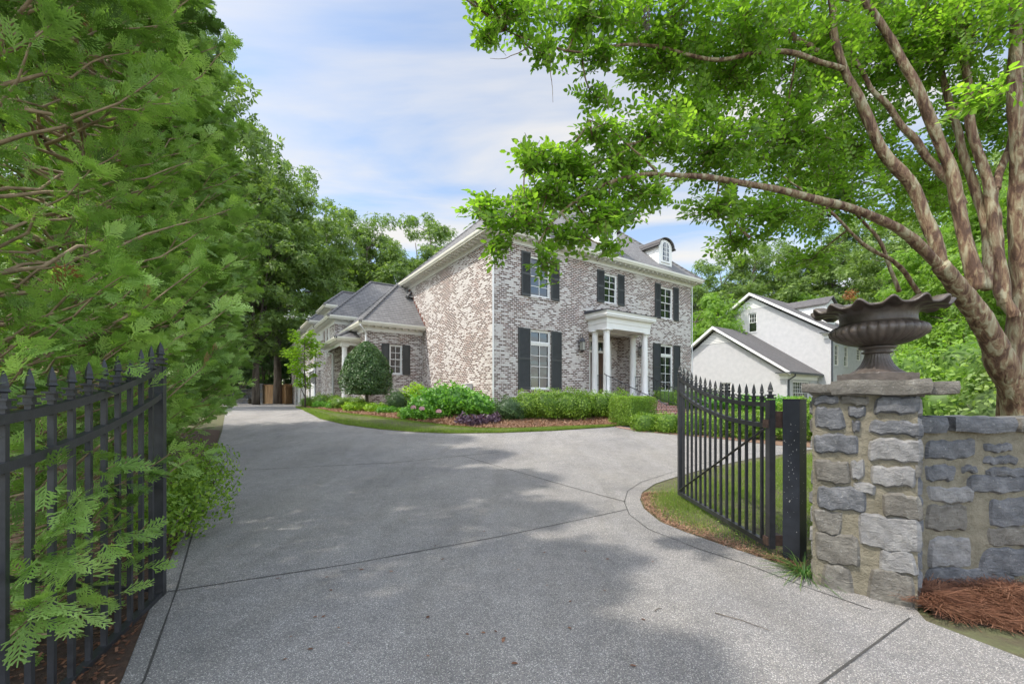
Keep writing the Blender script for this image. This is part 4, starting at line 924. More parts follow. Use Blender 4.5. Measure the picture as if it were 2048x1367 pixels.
m.build('coping', ['st1', 'st2', 'st3'], wl, smooth=True)
# ---- cast iron urn
un = empty('garden_urn', (2.89, 3.345, 1.64), 'large dark cast iron urn with fluted bowl and wavy rim on the pillar', 'urn', rz=atan2(PX[1], PX[0]))
m = MB(); m.box(-.235, .235, -.235, .235, 0, .055); m.box(-.205, .205, -.205, .205, .055, .062); m.build('plinth', 'rust', un)
m = MB()
def flute(n, amp):
    def f(r, z, a, i): k = abs(sin(a * n / 2)); return r + amp * (k ** .7 - .5), z
    return f
m.lathe([(.19, .062), (.165, .075), (.13, .10), (.100, .14), (.082, .185), (.075, .215), (.078, .222)], 96, fn=lambda r, z, a, i: (r + .006 * (abs(sin(a * 14)) - .5) * (1 if i < 6 else 0), z))
m.lathe([(.075, .222), (.098, .228), (.098, .238), (.080, .243), (.080, .255), (.112, .262), (.118, .275), (.09, .285)], 48)
m.build('stem', 'rust', un, smooth=True)
m = MB(); amps = [0, .004, .010, .014, .016, .016, .013, .008, 0]
prof = [(.09, .28), (.13, .288), (.19, .305), (.255, .335), (.295, .370), (.303, .400), (.290, .428), (.262, .445), (.245, .45)]
m.lathe(prof, 192, fn=lambda r, z, a, i: (r + amps[i] * (abs(sin(a * 16)) ** .6 - .6) * 1.3, z)); m.build('bowl', 'rust', un, smooth=True)
m = MB(); rp = [(.245, .45), (.238, .475), (.238, .51), (.250, .542), (.285, .568), (.345, .582), (.405, .578), (.418, .567), (.412, .557), (.40, .564), (.345, .570), (.28, .558), (.235, .535), (.220, .49), (.06, .47)]
wv = [0, 0, 0, .15, .5, .85, 1.0, 1.0, 1.0, 1.0, .85, .5, .15, 0, 0]
m.lathe(rp, 240, fn=lambda r, z, a, i: (r + wv[i] * .018 * cos(a * 14), z + wv[i] * (.021 * cos(a * 14) + .007 * cos(a * 28)))); m.build('rim', 'rust', un, smooth=True)

# ================================================================== FAR END: stone wall, planter, wooden gate
def stone_block(name, x0, x1, y0, y1, z0, z1, label, cat, cap=.06, parent=None):
    o = empty(name, ((x0 + x1) / 2, y0, z0), label, cat); T = lambda a, b_, c: (a - (x0 + x1) / 2, b_ - y0, c - z0)
    m = MB(T); m.box(x0, x1, y0 + .03, y1, z0, z1); m.build('mortar_core', 'mortar', o)
    m = MB(T); r = random.Random(int(x0 * 10) % 99); z = z0 + .02
    while z < z1 - .08:
        h = r.uniform(.12, .22); a = x0
        while a < x1 - .1: w_ = min(r.uniform(.25, .55), x1 - a); m.box(a + .012, a + w_ - .012, y0 - r.uniform(0, .03), y0 + .05, z + .01, min(z1 - .01, z + h - .01), r.choice([0, 1, 2, 0])); a += w_
        z += h
    m.build('stones', ['st1', 'st2', 'st3'], o); m = MB(T); m.box(x0 - .06, x1 + .06, y0 - .08, y1 + .05, z1, z1 + cap); m.build('coping', 'st2', o); return o
stone_block('stone_wall', -31.5, -24.35, 41.0, 41.5, 1.05, 2.88, 'grey stone retaining wall at the far end of the driveway left of the wooden gate', 'wall')
stone_block('stone_planter', -31.0, -24.9, 39.9, 40.9, 1.05, 1.55, 'long low stone planter at the foot of the far wall', 'planter')
stone_block('stone_pier', -24.3, -23.6, 40.0, 41.6, 1.05, 2.98, 'stone pier between the far wall and the wooden gate', 'pier')
stone_block('stone_pier', -20.95, -20.1, 40.0, 41.6, 1.05, 2.98, 'stone pier between the wooden gate and the garage', 'pier')
wg = empty('wooden_gate', (-22.3, 40.2, 1.05), 'light cedar board gate across the far end of the driveway', 'gate')
m = MB(lambda a, b_, c: (a + 22.3, b_ - 40.2, c - 1.05)); x = -23.55; i = 0
while x < -21.0: m.box(x, x + .125, 40.2 - .012 * (i % 2), 40.24, 1.12, 2.86 - .0 * i); x += .133; i += 1
m.build('board_panel', 'wood', wg); m = MB(lambda a, b_, c: (a + 22.3, b_ - 40.2, c - 1.05)); m.box(-23.58, -21.0, 40.14, 40.18, 2.80, 2.93); m.box(-23.58, -21.0, 40.14, 40.18, 1.12, 1.26); m.build('gate_frame', 'wood', wg)
wf = empty('wooden_fence_panel', (-20.6, 39.5, 1.05), 'short cedar board fence return beside the garage corner', 'fence')
m = MB(lambda a, b_, c: (a + 20.6, b_ - 39.5, c - 1.05)); y = 38.6
while y < 40: m.box(-20.75, -20.71, y, y + .12, 1.1, 2.95); y += .13
m.build('board_panel', 'wood', wf)
m = MB(lambda a, b_, c: (a + 20.6, b_ - 39.5, c - 1.05)); m.box(-20.70, -20.64, 38.5, 40, 1.4, 1.5); m.box(-20.70, -20.64, 38.5, 40, 2.6, 2.7); m.build('fence_rail', 'wood', wf)
fo = empty('wall_fountain', (-28.9, 40.9, 1.5), 'thin curled dark metal fountain spout in front of the far stone wall', 'fountain')
m = MB(); m.tube([(0, -.3, 0), (0, -.3, 1.3)], .02, 6); m.tube([(.35 * cos(t) * .8, -.3, 1.35 + .3 * sin(t)) for t in np.linspace(pi, 2.2 * pi, 12)], .025, 6); m.build('spout', 'iron', fo)

# ================================================================== PLANTS
SP = [spray_tpl(1, 6, 1.0, .025), spray_tpl(2, 5, 1.0, .026), spray_tpl(3, 6, 1.0, .025)]; SPF = spray_tpl(4, 4, 1.0, .045)
def arb_data(seed, h, rmax, nb, per, zmin=.25, tw=True, extra=()):
    r = np.random.default_rng(seed); pos = []; X = []; Z = []; sz = []; bt = []; tubes = MB()
    ntr = 3; trunks = []
    for k in range(ntr):
        a0 = r.uniform(0, 6.28); b0 = r.uniform(.05, .22); lean = r.uniform(.15, .45); P = [np.array((b0 * cos(a0) + lean * cos(a0) * (z / h) ** 1.3 + .04 * sin(z * 1.7 + k), b0 * sin(a0) + lean * sin(a0) * (z / h) ** 1.3 + .04 * cos(z * 1.3 + k), z)) for z in np.linspace(-.05, h * .95, 14)]
        trunks.append(P); tubes.tube(P, list(np.linspace(.115, .02, 14)), 8)
    tw_ = MB()
    for i in range(nb + len(extra)):
        z0 = zmin + (h - zmin) * r.random() ** 1.05; t = z0 / h
        R = rmax * (np.interp(t, [0, .08, .25, .5, .8, 1.0], [.66, .80, .98, .97, .62, .12])) * (r.uniform(.72, 1.1) if r.random() < .8 else r.uniform(1.1, 1.32))
        az = r.uniform(0, 2 * pi); P = trunks[i % ntr]; j = min(len(P) - 1, int(t * (len(P) - 1))); st = P[j]
        tip = np.array((R * cos(az), R * sin(az), z0 + R * r.uniform(.15, .55))); start = np.array((st[0], st[1], max(.1, z0 - R * .25)))
        if i >= nb: tip = np.array(extra[i - nb]); start = np.array((0, 0, max(.1, tip[2] - .35)))
        mid = (start + tip) / 2 + np.array((0, 0, -R * .16)) + r.normal(0, .06, 3); ts = np.linspace(0, 1, 9)[:, None]
        C_ = (1 - ts) ** 2 * start + 2 * ts * (1 - ts) * mid + ts ** 2 * tip; C_ += r.normal(0, .018, C_.shape)
        if tw: tw_.tube(C_, list(np.linspace(.018, .003, 9)), 5, cap=False)
        n = int(per * r.uniform(.6, 1.3) * (.62 if i >= nb else 1.35)); s = 1 - r.random(n) ** 1.6 * .62; idx = s * 8; lo = np.minimum(idx.astype(int), 7); f = (idx - lo)[:, None]
        p = C_[lo] * (1 - f) + C_[lo + 1] * f; outd = unit((tip - start)[None]) * np.ones((n, 1)); side = r.normal(0, 1, (n, 3)); sd_ = unit(side - outd * np.sum(side * outd, 1, keepdims=True))
        d = unit(outd * r.uniform(.5, 1.2, (n, 1)) + sd_ * r.uniform(.25, .95, (n, 1)) + np.array((0, 0, -.12)))
        p = p + sd_ * r.uniform(0, .10, (n, 1)) * (1.1 - s)[:, None] * 2.2
        base_n = unit(np.cross(outd[0], np.array((0, 0, 1.0))) * r.uniform(-.6, .6) + np.array((0, 0, 1.0)) * r.uniform(.4, 1.0))
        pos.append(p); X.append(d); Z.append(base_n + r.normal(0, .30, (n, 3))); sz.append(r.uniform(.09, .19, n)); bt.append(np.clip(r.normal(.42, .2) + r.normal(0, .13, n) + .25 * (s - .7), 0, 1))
    return np.concatenate(pos), np.concatenate(X), np.concatenate(Z), np.concatenate(sz), tubes, tw_, np.concatenate(bt)
def arborvitae(x, y, seed, h, rmax, nb, per, label, near=True, zmin=.25, rz=0.0, extra=()):
    root = empty('arborvitae', (x, y, gl(y)), label, 'arborvitae', 'arborvitae row along the left side of the driveway', rz)
    pos, X, Z, sz, tb, tw, bt = arb_data(seed, h, rmax, nb, per, zmin, True, extra); tb.build('trunk', 'cedarbark', root, smooth=True); tw.build('branches', 'twig', root, smooth=True)
    rng = np.random.default_rng(seed)
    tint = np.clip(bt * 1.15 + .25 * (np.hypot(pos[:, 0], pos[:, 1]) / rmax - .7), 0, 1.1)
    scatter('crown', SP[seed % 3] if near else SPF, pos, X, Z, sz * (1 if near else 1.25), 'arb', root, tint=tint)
    k = rng.random(len(pos)) < .006; q = np.hypot(pos[:, 0], pos[:, 1]) > .4 * rmax; k &= q
    if near: scatter('browned_sprays', SP[1], pos[k] + .01, X[k], Z[k], sz[k] * 1.1, 'deadarb', root, rng)
    return root
aL = ['nearest arborvitae, its fronds pushing through the bars of the left gate', 'second arborvitae of the row, reddish trunks showing behind the left gate',
      'third arborvitae of the row, where the hedge touches the driveway edge', 'fourth arborvitae of the row, tall and dense beside the driveway joint', 'fifth arborvitae of the row, broad one against the sky', 'farthest arborvitae of the row']
gd = lambda px, k: (1.517 / ((1024 - px) / 845 - .361)) * k      # depth of the gate leaf at that column
GT = [(x_, y_, gd(x_, k_)) for x_, y_, k_ in [(130, 1060, .90), (95, 1110, .94), (165, 985, .95), (220, 940, .97), (262, 1010, .93), (205, 1100, .88), (60, 1250, .93), (120, 1180, .90), (180, 1215, .93), (245, 1180, .97), (60, 700, .98), (130, 650, 1.0), (235, 1060, .95), (300, 930, 1.0), (150, 1120, .92), (275, 1110, .97), (215, 1010, .90), (60, 1150, .98), (100, 960, 1.0), (235, 700, 1.0), (30, 880, 1.0), (290, 1150, .97), (180, 905, .98), (90, 1210, .9), (300, 1050, .95), (250, 960, .95), (140, 1010, .95), (195, 1160, .95), (45, 735, .95), (95, 715, .97), (160, 705, .95), (205, 745, .97), (265, 725, .96), (20, 690, .93), (300, 770, .98)]]
ex_ = [tuple(at(*q) - np.array((-3.75, 2.75, 0))) for q in GT]
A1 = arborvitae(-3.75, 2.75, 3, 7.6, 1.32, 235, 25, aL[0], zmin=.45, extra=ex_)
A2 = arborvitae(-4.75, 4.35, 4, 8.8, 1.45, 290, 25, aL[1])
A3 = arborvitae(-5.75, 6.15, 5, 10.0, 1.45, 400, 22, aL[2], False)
for k, (x, y, rz, s, sz_) in enumerate([(-7.05, 8.2, 2.0, 1.05, 1.08), (-8.35, 10.3, 4.0, 1.15, 1.12), (-9.95, 12.6, 5.3, 1.15, 1.15)]):
    c = copy_tree(A3); c.location = (x, y, gl(y)); c.rotation_euler = (0, 0, rz); c.scale = (s, s, sz_); c['label'] = aL[3 + k]
A0 = copy_tree(A2); A0.location = (-4.6, 1.0, 0); A0.rotation_euler = (0, 0, 2.4); A0['label'] = 'arborvitae at the left edge of the picture in front of the others'

def blob_leaves(rng, n, c, rad, ls, box=0.0, shell=.35, rz=0.0, zcut=None, bumps=.12, seed=0):
    """points through a rounded volume, most near its surface, with outward-facing leaf frames"""
    d = unit(rng.normal(0, 1, (n, 3)))
    if box > 0: e = 1 - box * .92; d = np.sign(d) * np.abs(d) ** e; d = d / (np.sum(np.abs(d) ** (2 / e), 1, keepdims=True) ** (e / 2) + 1e-9)
    fn_ = None
    if box >= .5:      # clipped block: even over its faces
        d = rng.uniform(-1, 1, (n, 3)); ax_ = rng.integers(0, 3, n); sg_ = np.where(rng.random(n) < .5, -1., 1.); d[np.arange(n), ax_] = sg_; fn_ = np.zeros((n, 3)); fn_[np.arange(n), ax_] = sg_
        d = d * .5 + .5 * d / (np.sum(np.abs(d) ** 9, 1, keepdims=True) ** (1 / 9))
    s = 1 - shell * rng.random((n, 1)) ** 1.7 + (rng.random((n, 1)) < (.07 if bumps > .05 else 0)) * rng.uniform(0, .13, (n, 1))
    bm = 1 + bumps * (np.sin(d[:, 0] * 7 + seed) * np.cos(d[:, 1] * 6 + seed * 2) + np.sin(d[:, 2] * 8 + d[:, 0] * 5 + seed))[:, None]
    p = d * s * bm * np.array(rad); nrm = unit(d / np.array(rad)) if fn_ is None else fn_
    if zcut is not None: k = p[:, 2] > zcut; p, nrm = p[k], nrm[k]
    cz, sz_ = cos(rz), sin(rz); Rm = np.array(((cz, sz_, 0), (-sz_, cz, 0), (0, 0, 1))); p = p @ Rm; nrm = nrm @ Rm
    X = unit(np.cross(nrm, rng.normal(0, 1, p.shape)) + nrm * rng.uniform(-.1, .8, (len(p), 1)) + np.array((0, 0, .15)))
    Z = nrm + rng.normal(0, .55, p.shape) + np.array((0, 0, .4))
    return p + np.array(c), X, Z, rng.uniform(.7, 1.25, len(p)) * ls
def core_mb(m, c, rad, seed, box=0.0, k=.80, rz=0.0):
    vs = []; nu, nv = 20, 12
    for i in range(nv + 1):
        th = pi * i / nv
        for j in range(nu):
            a = 2 * pi * j / nu; d = np.array((sin(th) * cos(a), sin(th) * sin(a), cos(th)))
            if box > 0: e = 1 - box * .92; d = np.sign(d) * np.abs(d) ** e; d = d / (np.sum(np.abs(d) ** (2 / e)) ** (e / 2) + 1e-9)
            b = k * (1 + (1 - box) * (.1 * sin(7 * d[0] + seed) * cos(6 * d[1] + seed) + .05 * sin(15 * d[2] + seed))); p = d * b * np.array(rad)
            vs.append((c[0] + p[0] * cos(rz) - p[1] * sin(rz), c[1] + p[0] * sin(rz) + p[1] * cos(rz), c[2] + p[2]))
    m.add(vs, [(i * nu + j, i * nu + (j + 1) % nu, (i + 1) * nu + (j + 1) % nu, (i + 1) * nu + j) for i in range(nv) for j in range(nu)])
def shrub(name, label, cat, loc, blobs, mat, ls, n, group=None, box=0.0, tpl=LEAF2, rz=0.0, core=True, stems=True, seed=1, zcut=None, shell=.35, bumps=.17):
    """blobs: (dx, dy, dz, rx, ry, rz) relative to loc"""
    rng = np.random.default_rng(seed); root = empty(name, loc, label, cat, group, 0.0)
    V = sum(b[3] * b[4] + b[4] * b[5] + b[3] * b[5] for b in blobs); A = [blob_leaves(rng, int(n * (b[3] * b[4] + b[4] * b[5] + b[3] * b[5]) / V), b[:3], b[3:6], ls, box, shell, rz, zcut, bumps, seed + i) for i, b in enumerate(blobs)]
    pos, X, Z, sz = (np.concatenate([a[i] for a in A]) for i in range(4)); k = pos[:, 2] > .01
    scatter('foliage', tpl, pos[k], X[k], Z[k], sz[k], mat, root, rng)
    if core:
        m = MB()
        for i, b in enumerate(blobs): core_mb(m, b[:3], b[3:6], seed + i, box, .78, rz)
        o = m.build('inner_foliage', mat, root, smooth=True)
    if stems:
        m = MB()
        for i, b in enumerate(blobs):
            for q in range(4): a = rng.uniform(0, 6.28); m.tube([(b[0] + .05 * cos(a), b[1] + .05 * sin(a), -.05), (b[0] + b[3] * .4 * cos(a), b[1] + b[4] * .4 * sin(a), b[2] * .8), (b[0] + b[3] * .75 * cos(a), b[1] + b[4] * .75 * sin(a), b[2] + b[5] * .4)], [.014, .009, .004], 5)
        m.build('stem', 'bark', root, smooth=True)
    return root
def gz(px, d, lift=0.0): return ((px - CX) / F * d, d, gl(d) + lift)
BG = 'shrubs planted in the mulch bed in front of the brick house'
shrub('juniper_shrub', 'dark loose juniper-like shrub at the house corner, left end of the front hedge', 'shrub', gz(1018, 14.9, .06), [(0, 0, .42, .55, .45, .45), (.25, .1, .35, .4, .4, .4)], 'pine', .05, 5200, BG, seed=2, bumps=.2)
shrub('boxwood_shrub', 'widest rounded bright green shrub under the left front window', 'shrub', gz(1104, 15.1, .06), [(-.85, .1, .52, .62, .5, .55), (-.2, 0, .56, .68, .55, .58), (.5, .05, .55, .65, .55, .56), (1.0, .1, .52, .55, .5, .52)], 'box', .055, 15000, BG, seed=3)
shrub('boxwood_shrub', 'rounded bright green shrub between the window shrub and the clipped cube', 'shrub', gz(1216, 15.3, .06), [(-.3, .1, .52, .5, .5, .54), (.35, .1, .52, .55, .5, .54)], 'box', .055, 7000, BG, seed=4)
shrub('clipped_boxwood', 'boxwood clipped into a cube beside the brick steps', 'hedge', gz(1266, 14.4, .02), [(0, 0, .48, .68, .5, .48)], 'box', .036, 21000, None, box=.75, seed=5, rz=ROT, bumps=.02, shell=.2)
hp = [(4.15, 13.3), (4.75, 13.0), (5.35, 12.65), (5.95, 12.3), (6.55, 11.95), (7.15, 11.75), (7.75, 11.6), (8.4, 11.5), (9.1, 11.5)]
shrub('clipped_hedge', 'long low clipped hedge seen through the bars of the right gate', 'hedge', (hp[0][0], hp[0][1], gl(12.6) - .05), [(x - hp[0][0], y - hp[0][1], .33 + .012 * i, .42, .42, .34 + .015 * i) for i, (x, y) in enumerate(hp)], 'box', .05, 17000, None, box=.35, seed=6, bumps=.1)
x, y = Wd(10.6, -1.3); shrub('clipped_hedge', 'green hedge right of the brick steps below the right front window', 'hedge', (x, y, gl(y)), [((i - 2) * .95 * DF[0], (i - 2) * .95 * DF[1], .5, .6, .5, .52) for i in range(5)], 'box', .05, 10000, None, box=.3, seed=7)
for i, (px, d, wdt, h_, lb) in enumerate([(1475, 21, 2.2, .75, 'leafy bright green shrub bank before the white house, behind the gate middle'), (1545, 19, 1.8, .75, 'leafy bright green shrub bank before the white house, behind the hinge side of the gate'), (1640, 17, 1.5, .75, 'leafy bright green shrub bank seen between gate post and pillar')]):
    shrub('leafy_shrub', lb, 'shrub', gz(px, d), [(-wdt * .5, 0, h_ * .45, wdt * .45, .8, h_ * .55), (wdt * .4, .2, h_ * .42, wdt * .5, .8, h_ * .5)], 'hyd' if i != 2 else 'box', .09, 5000, 'low shrubs in front of the white house', seed=8 + i)
shrub('hydrangea', 'big leafy hydrangea with a few pink flower heads by the brick side wall', 'hydrangea', gz(903, 15.7, .02), [(-1.0, 0, .5, .62, .6, .55), (-.45, .1, .68, .65, .65, .62), (.2, .1, .68, .7, .65, .64), (.85, 0, .55, .65, .6, .55), (1.3, -.1, .4, .45, .5, .42)], 'hyd', .125, 5200, BG, seed=12, shell=.5)
root = bpy.data.objects['hydrangea']; r_ = random.Random(4)
for k, (dx_, dz_) in enumerate([(-.35, .52), (-.95, .62), (-1.25, .66)]):
    m = MB()
    for i in range(60):
        a = r_.uniform(0, 6.28); t = math.acos(r_.uniform(-.4, 1)); R_ = .085; c = (dx_ + R_ * sin(t) * cos(a), -.72 + R_ * sin(t) * sin(a), dz_ - .2 + R_ * cos(t) * .8); s = .018
        m.add([(c[0] - s, c[1], c[2] - s), (c[0] + s, c[1] - .006, c[2] - s), (c[0] + s, c[1], c[2] + s), (c[0] - s, c[1] - .006, c[2] + s)], [(0, 1, 2, 3)])
    m.build('flower_head', 'petal', root, recalc=False)
shrub('leafy_perennial', 'low bright green perennial clump left of the hydrangea', 'plant', gz(838, 15.6, .03), [(-.35, 0, .22, .4, .35, .27), (.2, -.1, .22, .42, .35, .28), (.7, -.1, .2, .35, .3, .25)], 'hyd', .075, 3800, BG, seed=13)
shrub('variegated_shrub', 'loose yellow-green variegated shrub in the corner by the wing', 'shrub', gz(822, 18.3, .06), [(.15, 0, .75, .45, .4, .5), (-.25, .1, .55, .4, .4, .45), (.35, .1, 1.0, .25, .25, .25)], 'lime', .10, 1100, BG, seed=14, core=False, shell=.8)
shrub('dark_green_shrub', 'dark green shrub below the variegated one, right of the holly trunk', 'shrub', gz(795, 18.0, .04), [(0, 0, .45, .5, .45, .5)], 'pine', .06, 2600, BG, seed=15)
for i, (px, d, w_, h_, mt, lb) in enumerate([(622, 24.5, .62, .62, 'box', 'dark rounded boxwood beside the young tree near the garage'), (655, 22.3, .80, .78, 'box', 'loose rounded boxwood below the porch downspout'), (697, 20.2, .95, .62, 'box', 'wide low boxwood at the foot of the porch column'),
                                         (712, 18.6, .62, .42, 'lime', 'lime green low shrub left of the holly trunk'), (752, 18.2, .5, .38, 'lime', 'small lime green shrub under the holly'), (775, 17.6, .5, .3, 'hyd', 'small light green plant between the holly and the hydrangea'), (640, 21.6, .4, .35, 'hyd', 'small light green leafy plant in front of the loose boxwood'), (668, 20.2, .4, .35, 'hyd', 'small light green leafy plant in front of the wide boxwood')]):
    shrub('boxwood_shrub' if mt == 'box' else 'low_shrub', lb, 'shrub', gz(px, d, .02), [(-w_ * .35, 0, h_ * .5, w_ * .6, w_ * .5, h_ * .55), (w_ * .4, .05, h_ * .5, w_ * .6, w_ * .5, h_ * .52)], mt, .05 if mt == 'box' else .07, 3500 if mt == 'box' else 1500, BG, seed=20 + i)
def blades(name, rng, n, xy, zf, h, wd, mat, label=None, kind='stuff', lean=.5, parent=None):
    x, y = xy; n = len(x); z = np.array([zf(a, b) for a, b in zip(x, y)]); a = rng.uniform(0, 2 * pi, n); hh = h * rng.uniform(.45, 1.2, n); ln = rng.normal(0, lean, n) * hh; dx_, dy_ = np.cos(a), np.sin(a)
    b = rng.uniform(0, 2 * pi, n); wx, wy = np.cos(b) * wd, np.sin(b) * wd; V = np.zeros((n, 4, 3))
    V[:, 0] = np.stack([x - wx, y - wy, z - .004], 1); V[:, 1] = np.stack([x + wx, y + wy, z - .004], 1)
    V[:, 2] = np.stack([x + dx_ * ln + wx * .25, y + dy_ * ln + wy * .25, z + hh], 1); V[:, 3] = np.stack([x + dx_ * ln * .9 - wx * .25, y + dy_ * ln * .9 - wy * .25, z + hh * .97], 1)
    o = fastmesh(name, V.reshape(-1, 3), np.arange(4 * n).reshape(n, 4), mat, parent, rng.random(n))
    return tag(o, label, None, None, kind) if kind else o
for i, (px, d) in enumerate([(925, 14.3), (945, 13.95), (966, 14.2), (990, 14.4)]):
    x, y, z = gz(px, d, .02); rng = np.random.default_rng(40 + i); root = empty('purple_plant', (x, y, z), ['dark purple heuchera plant leftmost below the hydrangea', 'dark purple plant second from the left below the hydrangea', 'dark purple plant third from the left below the hydrangea', 'smallest dark purple plant nearest the house corner'][i], 'plant', 'dark purple plants at the edge of the mulch')
    p, X, Z, s = blob_leaves(rng, 190, (0, 0, .15), (.22, .20, .22), .12, 0, .8); k = p[:, 2] > 0; scatter('foliage', LEAF2, p[k], X[k], Z[k], s[k], 'purple', root, rng)
# clipped holly topiary
x, y, z = gz(733, 19.2, .0); hol = empty('holly_tree', (x, y, z), 'egg-shaped clipped holly on a short bare trunk in front of the wing', 'tree')
m = MB(); m.tube([(0, 0, -.05), (.02, 0, .5), (-.02, .02, 1.0), (0, 0, 1.6)], [.085, .075, .07, .05], 8); m.build('trunk', 'bark', hol, smooth=True)
rng = np.random.default_rng(9); P = []
n = 17000; th = rng.uniform(0, 2 * pi, n); q = rng.random(n) ** .8
Rz = lambda q: np.interp(q, [0, .06, .18, .4, .65, .82, .93, 1.0], [.75, 1.02, 1.14, 1.10, .88, .60, .36, .08])
bm = 1 + .05 * np.sin(th * 5 + q * 12) + .04 * np.cos(th * 9 - q * 20); sh_ = 1 - .3 * rng.random(n) ** 1.8; rr_ = Rz(q) * bm * sh_; pos = np.stack([rr_ * np.cos(th), rr_ * np.sin(th), 0.82 + 2.32 * q - (1 - sh_) * .2 * 0], 1)
nr = unit(np.stack([np.cos(th), np.sin(th), .35 + q * .5], 1)); bt_ = rng.random(n) < .12; pos[bt_, 2] = .80 + .1 * rng.random(bt_.sum()); pos[bt_, :2] *= rng.random((bt_.sum(), 1)) ** .5
scatter('crown', LEAF2, pos, unit(np.cross(nr, rng.normal(0, 1, nr.shape)) + nr * .4), nr + rng.normal(0, .45, nr.shape), rng.uniform(.06, .10, n), 'holly', hol, rng)
m = MB(); m.lathe([(.4, .95), (.80, 1.05), (.92, 1.4), (.85, 1.9), (.55, 2.45), (.3, 2.75), (.05, 2.9)], 20); m.build('inner_foliage', 'holly', hol, smooth=True)
# young maple beside the garage
x, y, z = gz(610, 22.8, .02); sap = empty('young_maple', (x, y, z), 'slender young tree with lime green leaves beside the garage', 'tree'); rng = np.random.default_rng(31); r_ = random.Random(2)
m = MB(); m.tube([(0, 0, -.05), (.02, 0, 1.2), (-.05, 0, 2.4), (0, 0, 4.2)], [.05, .04, .03, .008], 7); m.tube([(0, 0, .6), (-.22, 0, 1.1), (-.3, 0, 1.7)], [.03, .022, .01], 6); P = []; Xs = []; Zs = []
for i in range(64):
    z0 = r_.uniform(1.1, 4.0); a = r_.uniform(0, 6.28); L = .95 * (1.15 - abs(z0 - 2.6) / 2.4) * r_.uniform(.5, 1.15); tip = np.array((L * cos(a), L * sin(a), z0 + L * .35)); m.tube([(0, 0, z0), tuple(tip * .5 + np.array((0, 0, z0 * .5 + .03))), tuple(tip)], [.010, .006, .002], 4)
    for k in range(26): t = r_.uniform(.3, 1.05); P.append(np.array((0, 0, z0)) * (1 - t) + tip * t + rng.normal(0, .07, 3)); Xs.append((cos(a) + rng.normal(0, .6), sin(a) + rng.normal(0, .6), -.3)); Zs.append(rng.normal(0, .4, 3) + np.array((0, 0, 1)))
m.build('trunk', 'bark', sap, smooth=True); scatter('crown', LEAF2, np.array(P), np.array(Xs), np.array(Zs), rng.uniform(.13, .21, len(P)), 'lime', sap, rng)

# ------------------------------------------------------------------ tall background trees
def decid(name, seed, h, cr, ch, ncl, per, ls, mat, bark='bark', base=.35, cluster=.16, trunk_r=.28, fork=3):
    """trunk forking into limbs; crown of leaf clusters scattered through its volume"""
    r = np.random.default_rng(seed); root = empty(name, (0, 0, 0), 'x', 'tree'); m = MB(); cz = h - ch / 2; cl = []
    forks = []
    for k in range(fork):
        a = 2 * pi * k / fork + r.uniform(-.5, .5); zf = h * base * r.uniform(.55, .9); tip = np.array((cr * .35 * cos(a), cr * .35 * sin(a), h * r.uniform(.72, .9)))
        P = [np.array((0, 0, zf * .3)), np.array((.1 * cos(a), .1 * sin(a), zf)), np.array((cr * .18 * cos(a) + r.normal(0, .2), cr * .18 * sin(a) + r.normal(0, .2), (zf + tip[2]) / 2)), tip]; P = resamp3(P, 10)
        forks.append(P); m.tube(P, list(np.linspace(trunk_r * .62, .04, 10)), 7)
    m.tube([(0, 0, -.2), (.03, .02, h * .1), (0, 0, h * base * .62)], [trunk_r * 1.25, trunk_r, trunk_r * .85], 9)
    while len(cl) < ncl:
        d = r.normal(0, 1, 3); d /= np.linalg.norm(d); s = r.random() ** .42; lump = 1 + .16 * sin(d[0] * 5 + seed) * cos(d[2] * 4 + seed) + .12 * sin(d[1] * 8 + seed * 3)
        c = d * s * lump * np.array((cr, cr, ch / 2)); c[2] += cz
        wz = 1 - .35 * max(0, (c[2] - cz) / (ch / 2)); c[0] *= wz; c[1] *= wz; cl.append(c)
    cl = np.array(cl); pos = []; nr = []
    for i, c in enumerate(cl):
        P = forks[i % fork]; j = int(np.clip((c[2] / h - .25) * 11, 2, 9)) if True else 0; j = int(np.argmin(np.linalg.norm(P - (c - np.array((0, 0, cr * .3))), axis=1)))
        if i % 2 == 0: mid = (P[j] + c) / 2 + np.array((0, 0, -.1)) + r.normal(0, .15, 3); m.tube([P[j], mid, c], [.06 * cr / 5 + .02, .03, .008], 5, cap=False)
        R_ = cr * cluster * r.uniform(.7, 1.4); n = int(per * r.uniform(.6, 1.3)); d = unit(r.normal(0, 1, (n, 3))); q = r.random((n, 1)) ** .5; pos.append(c + d * q * np.array((R_, R_, R_ * .62))); nr.append(d)
    pos = np.concatenate(pos); nr = np.concatenate(nr); tint = np.clip(r.random(len(pos)) * .8 + np.repeat(r.uniform(-.1, .25, 1), 1), 0, 1)
    m.build('trunk', bark, root, smooth=True)
    X = unit(np.cross(nr, r.normal(0, 1, nr.shape)) + nr * .5); scatter('crown', CLUMP, pos, X, nr + np.array((0, 0, .7)) + r.normal(0, .5, nr.shape), r.uniform(.7, 1.3, len(pos)) * ls, mat, root, tint=tint); return root
def resamp3(P, n):
    P = np.array(P, float); t = np.linspace(0, 1, len(P)); s = np.linspace(0, 1, n); L = np.stack([np.interp(s, t, P[:, i]) for i in range(3)], 1); K = L.copy()
    for _ in range(2): K[1:-1] = (K[:-2] + 2 * K[1:-1] + K[2:]) / 4
    return K
oakA = decid('oak_tree', 1, 20, 6.0, 15, 150, 95, .27, 'oak', base=.42, cluster=.17)
oakB = decid('oak_tree', 2, 20, 5.2, 16, 150, 95, .26, 'oak', base=.36, cluster=.18, fork=4)
mapA = decid('maple_tree', 3, 12, 4.2, 10, 120, 110, .20, 'oak2', base=.3, cluster=.2, trunk_r=.18)
